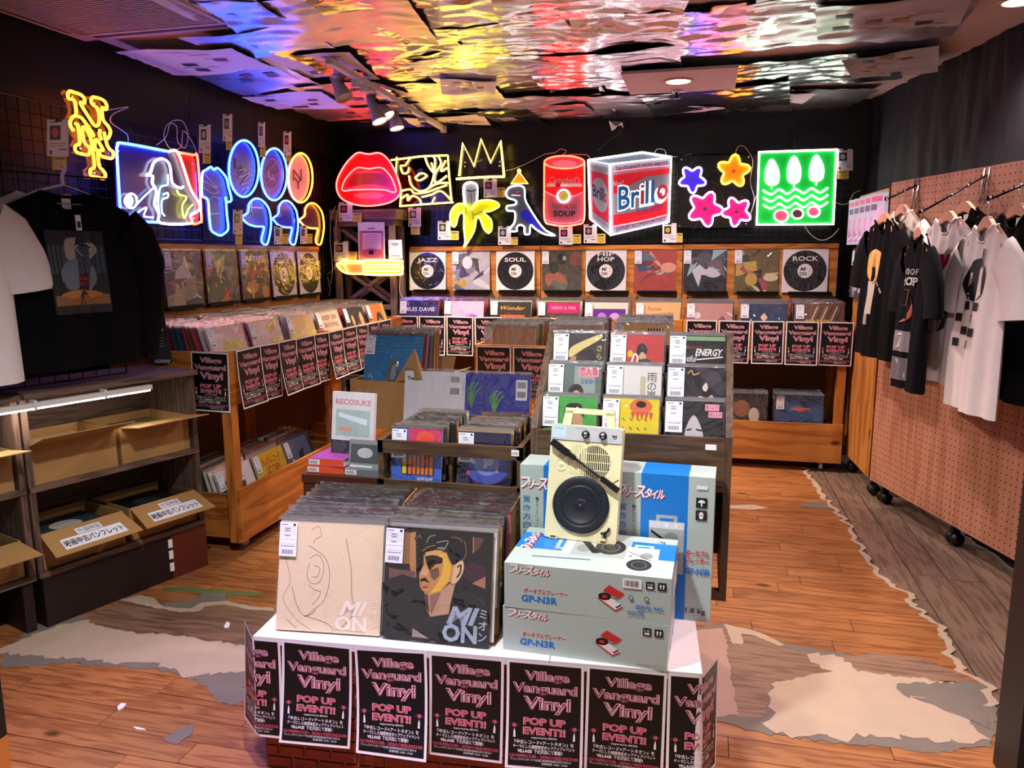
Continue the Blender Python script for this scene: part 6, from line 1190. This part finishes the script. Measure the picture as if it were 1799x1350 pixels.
def shirt(label, hook, rz, col, L=.74, art=(), longs=False, seed=0, group=None, hw0=.235, back=False):
    t = thing('long_sleeve_shirt' if longs else 't_shirt', label, 'shirt', hook, rz, group); f = FAB[col]; r = random.Random(seed); ph = r.uniform(0, 6)
    def hw(v): return hw0+.02*min(1, v*2)+.015*v
    def zt(u, fr):
        a = abs(u)
        return -.1-((.075 if fr else .018)*(1-(a/.38)**2) if a < .38 else (a-.38)*.115)
    def P(u, v, fr):
        z0 = zt(u, fr); z = z0+(-.1-L-z0)*v; x = u*hw(v)
        e = math.sqrt(max(0, 1-u*u)); th = (.014+.032*min(1, v*1.6))*e
        y = th+(.016*math.sin(u*7+ph+v*1.2)*min(1, v*1.4)+.007*math.sin(u*17+ph*2+v*3))*e
        return (x, -y if fr else th*.8+.012*math.sin(u*8+ph+1)*v*e, z)
    g = MB(); g.grid(lambda a, b: P(a*2-1, b, True), 26, 18, f); g.grid(lambda a, b: P(1-a*2, b, False), 20, 12, f); g.build('body', t)
    for s in (-1, 1):
        x0 = s*hw(0); zc = zt(1, True)-.085; path = [(x0-s*.03, zc+.02), (x0+s*.03, zc-.02), (x0+s*.075, zc-.1), (x0+s*.095, zc-.18), (x0+s*.1, zc-.225)] if not longs else [(x0-s*.03, zc+.02), (x0+s*.03, zc-.03), (x0+s*.07, zc-.12), (x0+s*.07, zc-.3), (x0+s*.04, zc-.48), (x0+s*.03, zc-.52)]
        ra = [.1, .1, .095, .1, .102] if not longs else [.1, .095, .08, .068, .05, .042]; V = []; F = []; n = 12
        for i, (x, z) in enumerate(path):
            a, b = path[max(i-1, 0)], path[min(i+1, len(path)-1)]; d = Vector((b[0]-a[0], 0, b[1]-a[1])).normalized(); e1 = Vector((-d.z, 0, d.x))
            for j in range(n):
                q = 2*math.pi*j/n; V.append(Vector((x, 0, z))+e1*(ra[i]*math.cos(q))+Vector((0, 1, 0))*((.03+.006*math.sin(i*2+j*2+ph))*math.sin(q)))
        for i in range(len(path)-1):
            for j in range(n): F.append((i*n+j, i*n+(j+1) % n, (i+1)*n+(j+1) % n, (i+1)*n+j))
        MB().add(V, F, f, True).build('sleeve', t)
    for fr in (True, False): MB().tube([Vector(P(-.4+.8*i/10, 0, fr)) for i in range(11)], .006, f, 6).build('collar', t)
    MB().slab([(-.018, .008, -.125), (.018, .008, -.125), (.018, .008, -.165), (-.018, .008, -.165)], (0, -1, 0), .001, PAPER).build('neck_label', t)
    if art:
        def fn(x, z, k):
            u = max(-.98, min(.98, x/hw(.5))); z0 = zt(u, True); v = min(1, max(0, (z-z0)/(-.1-L-z0))); p = P(u, v, True); return (x, p[1]-.003-.0002*k, z)
        g = MB(); gt = MB(); k = 1
        for sh in art:
            if sh[0] == 'r':
                x0, y0, x1, y1 = sh[2:6]; g.grid(lambda a, b, k=k: fn(x0+(x1-x0)*a, y0+(y1-y0)*b, k), max(1, int(abs(x1-x0)/.015)), max(1, int(abs(y1-y0)/.03)), ink(sh[1], .7))
            else: (gt if sh[0] == 't' else g).draw([sh], fn, k, .7)
            k += 1
        if g.f: g.build('chest_picture', t)
        if gt.f: gt.build('chest_lettering', t)
    return t
rzp = math.atan2(pn.x, -pn.y)
ARMS = [((1612, 325), (1555, 352)), ((1735, 307), (1615, 375)), ((1850, 303), (1735, 352))]
arms = []
ALAB = ['sloping black display rail with pegs next to the magazines', 'long sloping black display rail in the middle of the pegboard', 'sloping black display rail carrying the white chequered shirt']
for i, (b, e) in enumerate(ARMS):
    P0 = PP(*b, pA, pn); E = PP(*e, P0, pd); t = thing('waterfall_rail', ALAB[i], 'display rail', P0, 0)
    g = MB().tube([Vector((0, 0, 0)), E-P0], .005, BLKMET, 8).tube([E-P0, (E-P0)+Vector((0, 0, .02))], .004, BLKMET, 6); g.build('rod', t)
    for k in range(6): q = (E-P0)*(k+.5)/6; MB().tube([q, q+Vector((0, 0, .014))+pn*.006], .0025, BLKMET, 6).build('peg', t)
    for dx in (-.018, .018): MB().tube([pd*dx+pn*.006+Vector((0, 0, .03)), pd*dx+pn*.012+Vector((0, 0, -.13))], .005, CHROME, 8).build('bracket_rod', t)
    arms.append((P0, E))
def at(i, f): P0, E = arms[i]; q = P0.lerp(E, f); return Vector((q.x, q.y, q.z-.004))
R_ = 'c01c28'
PRT = {'portrait': [('r', 'b8883a', -.09, -.36, .05, -.28), ('s', 'd8a860', [(-.1, -.4), (-.1, -.29), (-.02, -.26), (.05, -.3), (.05, -.42), (-.03, -.46)]), ('s', '6a4a2a', [(-.06, -.36), (-.04, -.3), (0, -.33), (-.02, -.38)]), ('r', 'bcb4a4', -.085, -.62, .03, -.44), ('l', '8a8070', [(-.03, -.45), (-.035, -.6)], .006), ('r', '9a9488', -.095, -.68, .0, -.62), ('l', 'b0a898', [(.05, -.44), (.09, -.5)], .01)],
       'band': [('t', 'd8d4d8', 'GANG OF', 0, -.29, .03, {'w': .17}), ('t', 'd8d4d8', 'GROUP', 0, -.34, .04, {'w': .17, 'off': .03}), ('s', 'b05a40', [(-.08, -.5), (-.06, -.38), (.04, -.37), (.07, -.48), (0, -.52)]), ('s', '2a1812', [(-.06, -.42), (-.02, -.37), (.04, -.38), (.02, -.44)]), ('r', '8a868c', -.1, -.66, .08, -.56), ('s', 'd0ccd0', [(-.09, -.62), (.0, -.57), (.06, -.6), (-.02, -.65)]), ('r', '6a666c', -.1, -.8, .08, -.69), ('s', 'c8c4c8', [(-.08, -.79), (-.04, -.7), (.02, -.72), (.05, -.79)])],
       'love': [('t', R_, 'LOVE', 0, -.34, .07, {'w': .3, 'off': .05}), ('c', '26222a', 0, -.52, .13, .13), ('c', FAB['grey'], 0, -.52, .122, .122), ('p', '26222a', [(0, -.47), (.012, -.505), (.05, -.505), (.02, -.525), (.03, -.56), (0, -.54), (-.03, -.56), (-.02, -.525), (-.05, -.505), (-.012, -.505)])]+[('t', '26222a', ch, .1*math.cos(a), -.53+.1*math.sin(a), .03) for ch, a in zip('AUSSOR', [2.4, 1.9, 1.2, .7, -.8, -2.2])],
       'cheq': [('s', '151317', [(-.1, -.36), (-.06, -.27), (.03, -.24), (.09, -.3), (.08, -.4), (-.02, -.42)]), ('s', 'd8ccc8', [(-.07, -.38), (-.05, -.31), (-.01, -.31), (-.02, -.39)]), ('L', '151317', [(.06, -.28), (.06, -.2)], .012)]+[('r', '151317', -.11+.05*(j % 4), -.46-.055*(j//4), -.072+.05*(j % 4), -.425-.055*(j//4)) for j in range(16) if (j+j//4) % 2],
       'gold': [('t', 'a8964a', 'JA', 0, -.5, .22, {'w': .3})], 'oval': [('c', 'c0a878', -.02, -.14, .03, .02)]}
for a_, f_, lab, col, L_, pr, sd2, hl in [(0, .97, 'black t-shirt with a tall sepia figure print at the outer end of its arm', 'black', .76, 'portrait', 1, 'pale wooden hanger holding the sepia print shirt'), (0, .42, 'cream t-shirt hanging at the pegboard end behind the black shirts', 'cream', .7, None, 2, 'pink tinted wooden hanger of the cream shirt'),
        (1, .97, 'narrow navy t-shirt with white lettering and photo strips', 'navy', .74, 'band', 3, 'wooden hanger of the navy lettered shirt'), (1, .54, 'white t-shirt with LOVE in red above a round emblem', 'white', .78, 'love', 4, 'pink tinted wooden hanger of the LOVE shirt'), (1, .30, 'plain black t-shirt hanging behind the LOVE shirt', 'black', .78, None, 5, 'dark wooden hanger of the plain black shirt'),
        (2, .97, 'white t-shirt with a black chequered figure print', 'white', .80, 'cheq', 6, 'pale wooden hanger of the chequered print shirt'), (2, .5, 'black t-shirt with large dull gold letters', 'black', .8, 'gold', 7, 'wooden hanger of the gold lettered shirt'), (2, .27, 'white t-shirt hanging behind the gold lettered shirt', 'white', .8, None, 8, 'wooden hanger behind the gold lettered shirt')]:
    h_ = at(a_, f_); rot = rzp+{1: -.1, 2: -.04, 3: -.24, 4: -.06, 5: .0, 6: -.2, 7: -.06, 8: .0}[sd2]
    hanger(hl, h_, rot); shirt(lab, h_, rot, col, L_, PRT.get(pr, ()), seed=sd2, hw0=.18 if sd2 == 3 else .205)
# hanging shirts above the driftwood shelf
sn = Vector((sd_.y, -sd_.x, 0)); rzs = math.atan2(sn.x, -sn.y)
NS = [('r', '1c1a20', -.115, -.58, .115, -.25), ('r', '3a4452', -.11, -.42, .11, -.31), ('c', '6a7684', .0, -.43, .08, .07), ('s', '9a948c', [(-.05, -.33), (-.03, -.28), (.06, -.29), (.09, -.33), (.04, -.37), (-.03, -.37)]), ('s', 'c0bab0', [(.0, -.31), (.06, -.3), (.07, -.34), (.02, -.35)]), ('r', '8a5a30', -.11, -.545, .11, -.505), ('c', 'b8763a', 0, -.505, .09, .02), ('r', '241c1a', -.11, -.575, .11, -.545), ('p', '14121a', [(-.012, -.55), (0, -.49), (.012, -.55)]), ('t', 'a82a24', 'The', 0, -.425, .014), ('t', 'a82a24', 'NEVER ENDING', 0, -.447, .016, {'w': .12, 'off': .02}), ('t', 'a82a24', 'STORY II', 0, -.468, .016, {'w': .08, 'off': .02})]
hk = PP(112, 292, sA-sn*-.02, sn)
for i in range(4): hanger(ORD[i]+' white wire hanger in the bunch over the black long-sleeved shirt', hk-sn*.012*i+sd_*(.01*i-.015), rzs, True, 'white wire hangers')
ls = shirt('black long-sleeved shirt with a film poster print and barcode tag', hk, rzs, 'black', .70, NS, True, 11, hw0=.255)
MB().slab([(.0, -.045, -.19), (.022, -.045, -.19), (.022, -.047, -.25), (.0, -.047, -.25)], (0, -1, 0), .001, PAPER).draw([('r', '2a2a2c', .004, -.24, .018, -.215)], lambda x, y, k: (x, -.0482, y)).build('price_tag', ls)
shirt('white shirt hanging just behind the black long-sleeved shirt', hk-sn*.115-sd_*.03, rzs, 'white', .66, (), True, 12, hw0=.255)
hk2 = PP(-165, 262, sA+sn*.10, sn); hanger('white wire hanger of the pale shirt at the edge', hk2, rzs, True); shirt('pale grey-white t-shirt at the view edge beside the black long-sleeved shirt', hk2, rzs+.12, 'white', .72, (), False, 13, hw0=.27)
gc = sA-sn*.16-sd_*.62; wire_grid('black wire grid standing on the driftwood shelf for hanging shirts', (gc.x, gc.y, .98), (sd_.x, sd_.y, 0), 1.16, .86, .06)
S = Sign('dark info board with small white print leaning at the bin end', 'px', (Vector((-2.6, 3.24, 0)), Vector((.55, -.83, 0)).normalized()), 'info_board', 'sign board', (282, 640))
S.panel([(262, 545), (286, 541), (303, 634), (268, 640)], ink('1c1724'), .004, 'board').draw([tx('e0dce8', 'LEMLB', 279, 582, 5, w=16)]+[('r', '8a8494', 268, y, 284+(y-580)*.18, y+1.2) for y in (588, 593, 598, 603, 608)]+[('L', 'e8e4ea', [(272+4*i, 638), (275+4*i, 632)], 1.6) for i in range(7)])
# ================================================================ cartons of pamphlets in the driftwood shelf
LABW = mat('label_paper', 'eceaf0', .5, var=.02)
def loc_s(x, y, z): q = sA+sd_*x-sn*y; return (q.x, q.y, z)
def pam(label, x, z, W, H, D, flapang, lab=True, lids='b89860', rz=0.0, yoff=.03):
    t = thing('pamphlet_carton', label, 'carton', loc_s(x, yoff, z), srz+rz); h = W/2; w = .004
    for n, a, b in (('base', (-h, 0, 0), (h, D, w)), ('front_panel', (-h, 0, w), (h, w, H)), ('back_panel', (-h, D-w, w), (h, D, H)), ('side_panel', (-h, w, w), (-h+w, D-w, H)), ('side_panel', (h-w, w, w), (h, D-w, H))): MB().box(a, b, CARD).build(n, t)
    fy, fz = -math.cos(flapang)*.15, math.sin(flapang)*.15
    p = [(-h+.006, 0, H), (h-.006, 0, H), (h+.008, fy, H+fz), (-h-.004, fy, H+fz)]
    nrm = (Vector(p[1])-Vector(p[0])).cross(Vector(p[2])-Vector(p[1])).normalized()
    if nrm.z < 0: nrm = -nrm
    fo = MB().slab(p, nrm, .004, CARD).build('flap', t)
    if lab:
        Q = lambda u, v, k: Vector(p[3]).lerp(Vector(p[0]), v).lerp(Vector(p[2]).lerp(Vector(p[1]), v), u)+nrm*(.0006+.0003*k)
        MB().draw([('r', LABW, .14, .16, .86, .58), ('r', LABW, .36, .6, .66, .84), ('t', '22242c', '映画中古パンフレット', .5, .27, .2, {'w': .68, 'off': .02}), ('t', '3a4468', '外国映画', .51, .65, .14, {'w': .26})], Q).build('label', fo)
    g = MB(); r = random.Random(int(x*100)+int(z*50)); k = 0
    pm = thing('pamphlet', 'film pamphlet lying in the '+label.replace('cardboard ', '').replace('driftwood ', '').replace(' with lettered flap', ''), 'pamphlet', loc_s(x, yoff+.03, z+H-.045), srz+rz)
    MB().box((-h+.03, 0, -.02), (h-.04, D-.06, .012), PAPER).build('pages', pm); MB().draw([('r', lids, -h+.03, 0, h-.04, D-.06), ('c', ['c0b8a8', '6a2a28', '26303a'][r.randrange(3)], 0, D*.35, W*.18, D*.2), ('r', '2a2a2e', -h+.05, .03, -h+.12, .045)], lambda a, b, k: (a, b, .0125+.0003*k)).build('cover', pm)
    return t
pam('cardboard carton with blue lettered flap on the upper driftwood shelf', .20, .596, .37, .165, .3, .35, True, 'c8b088')
pam('plain flapped cardboard carton on the upper driftwood shelf', .575, .596, .34, .165, .3, .12, False, '6a6a3a')
pam('cardboard carton with lettered flap on the lower driftwood shelf near its upright', .205, .238, .36, .15, .3, -.45, True, '2a3a40')
pam('cardboard carton with lettered flap on the lower driftwood shelf near the red base panel', .585, .238, .34, .15, .3, -.45, True, '15161a')
pam('cardboard carton on the upper board of the edge shelf', -.22, .596, .36, .165, .3, .1, False, '8a8a90')
pam('cardboard carton on the lower board of the edge shelf', -.22, .238, .36, .15, .3, -.2, False, 'c8c8cc')
# ================================================================ magazines and records clipped to the narrow panel
qn = Vector((qd.y, -qd.x, 0)); qn = -qn if qn.x > 0 else qn; rzq = math.atan2(qn.x, -qn.y)
for i in range(5):
    q = qA+qd*(.05+.135*i)+qn*.03; t = thing('magazine', ORD[4-i]+' pink and pale blue magazine from the pegboard in the clipped fan', 'magazine', (q.x, q.y, 1.56), rzq+.22, 'magazines clipped above the narrow panel')
    MB().box((-.105, 0, 0), (.105, .003, .297), PAPER).build('pages', t)
    MB().draw([('r', 'b8c4d8', -.105, 0, .105, .297), ('r', 'c884c0', -.09, .02, .09, .16), ('s', 'd8b8d8', [(-.08, .1), (-.04, .2), (.05, .22), (.08, .1), (.02, .04)]), ('r', 'd84a88', -.09, .25, .04, .28), ('r', '5a4a80', -.09, .2, -.02, .235), ('l', 'e8e4f0', [(-.09, .03), (0, .06), (.09, .03)], .012)], lambda x, y, k: (x, -.0004-.0002*k, y)).build('cover', t)
for i in range(2):
    q = qA+qd*(.18+.34*i)+qn*.03; front(lean((q.x, q.y, 1.21), rzq, .03), abstract('4a464e', ['a8a0b0', '2a262c', '8a8490', 'c8c4d0'], 81+i, 12), ['grey photographic record cover clipped under the magazines, beside the wall corner', 'grey photographic record cover clipped under the magazines, beside the black shirt'][i])
# ================================================================ cords
def cord(label, pts, r=.0022, mt=None): 
    o = MB().tube(pts, r, mt or WIREW, 5, sm=6).build('power_cord'); tag(o, label, 'cord')
B6 = lambda x, y: PY(x, y, 6.03); L6 = lambda x, y: PX(x, y, -2.915)
cord('white cord hanging loose above the batter board', [L6(182, 195), L6(225, 188), L6(200, 200), L6(195, 215), L6(222, 235), L6(225, 250)])
cord('tangled white cord bunch above the jersey sign', [L6(x, y) for x, y in [(275, 255), (292, 240), (300, 215), (320, 213), (330, 235), (325, 260), (312, 248), (310, 222), (295, 218), (288, 240), (300, 262), (318, 258), (322, 230), (338, 250), (345, 268)]])
cord('white cord bundle hanging beside the grey stand', [PY(x, y, 5.78) for x, y in [(590, 362), (582, 380), (580, 420), (584, 470), (580, 500), (572, 478), (566, 500), (576, 520), (580, 505), (568, 490), (574, 470)]])
cord('second white cord dropping along the grey stand', [PY(x, y, 5.79) for x, y in [(595, 360), (590, 400), (592, 440), (588, 470), (575, 482)]])
cord('white cord falling from the lipstick sign', [PY(x, y, 5.79) for x, y in [(704, 484), (702, 510), (707, 525), (706, 545)]])
cord('white cord linking the dinosaur and soup can signs', [B6(x, y) for x, y in [(888, 300), (905, 296), (930, 285), (955, 272), (975, 268), (985, 262), (995, 266), (985, 275), (1000, 272), (1030, 272), (1036, 278)]])
cord('white cord behind the soap pad carton', [B6(x, y) for x, y in [(1148, 272), (1155, 262), (1168, 264), (1172, 274), (1195, 275), (1215, 270)]])
cord('white cord between the flower and green boards', [B6(x, y) for x, y in [(1290, 275), (1297, 258), (1308, 258), (1320, 275), (1322, 290), (1318, 320), (1325, 350), (1318, 378), (1330, 340)]])
cord('white cord swinging from the green board towards the magazines', [PY(x, y, 5.95) for x, y in [(1414, 398), (1422, 410), (1435, 420), (1448, 422), (1462, 415), (1474, 402)]])
cord('short white cord at the edge of the green board', [PY(x, y, 5.95) for x, y in [(1468, 356), (1478, 359), (1490, 357), (1500, 340), (1512, 335)]])
BC = mat('black_cord', '141216', .5)
cord('black cord dropping from the ceiling at the side wall', [L6(335, 130), L6(336, 160), L6(333, 185), L6(336, 215)], .003, BC)
cord('black cord dropping from the ceiling above the flower board', [B6(1393, 182), B6(1394, 205), B6(1395, 235), B6(1396, 262)], .003, BC)
cord('thin dark cord curving down the back wall above the soap pad carton', [B6(x, y) for x, y in [(1108, 195), (1100, 210), (1085, 235), (1065, 250), (1050, 265)]], .0025, mat('grey_cord', '3a3640', .5))
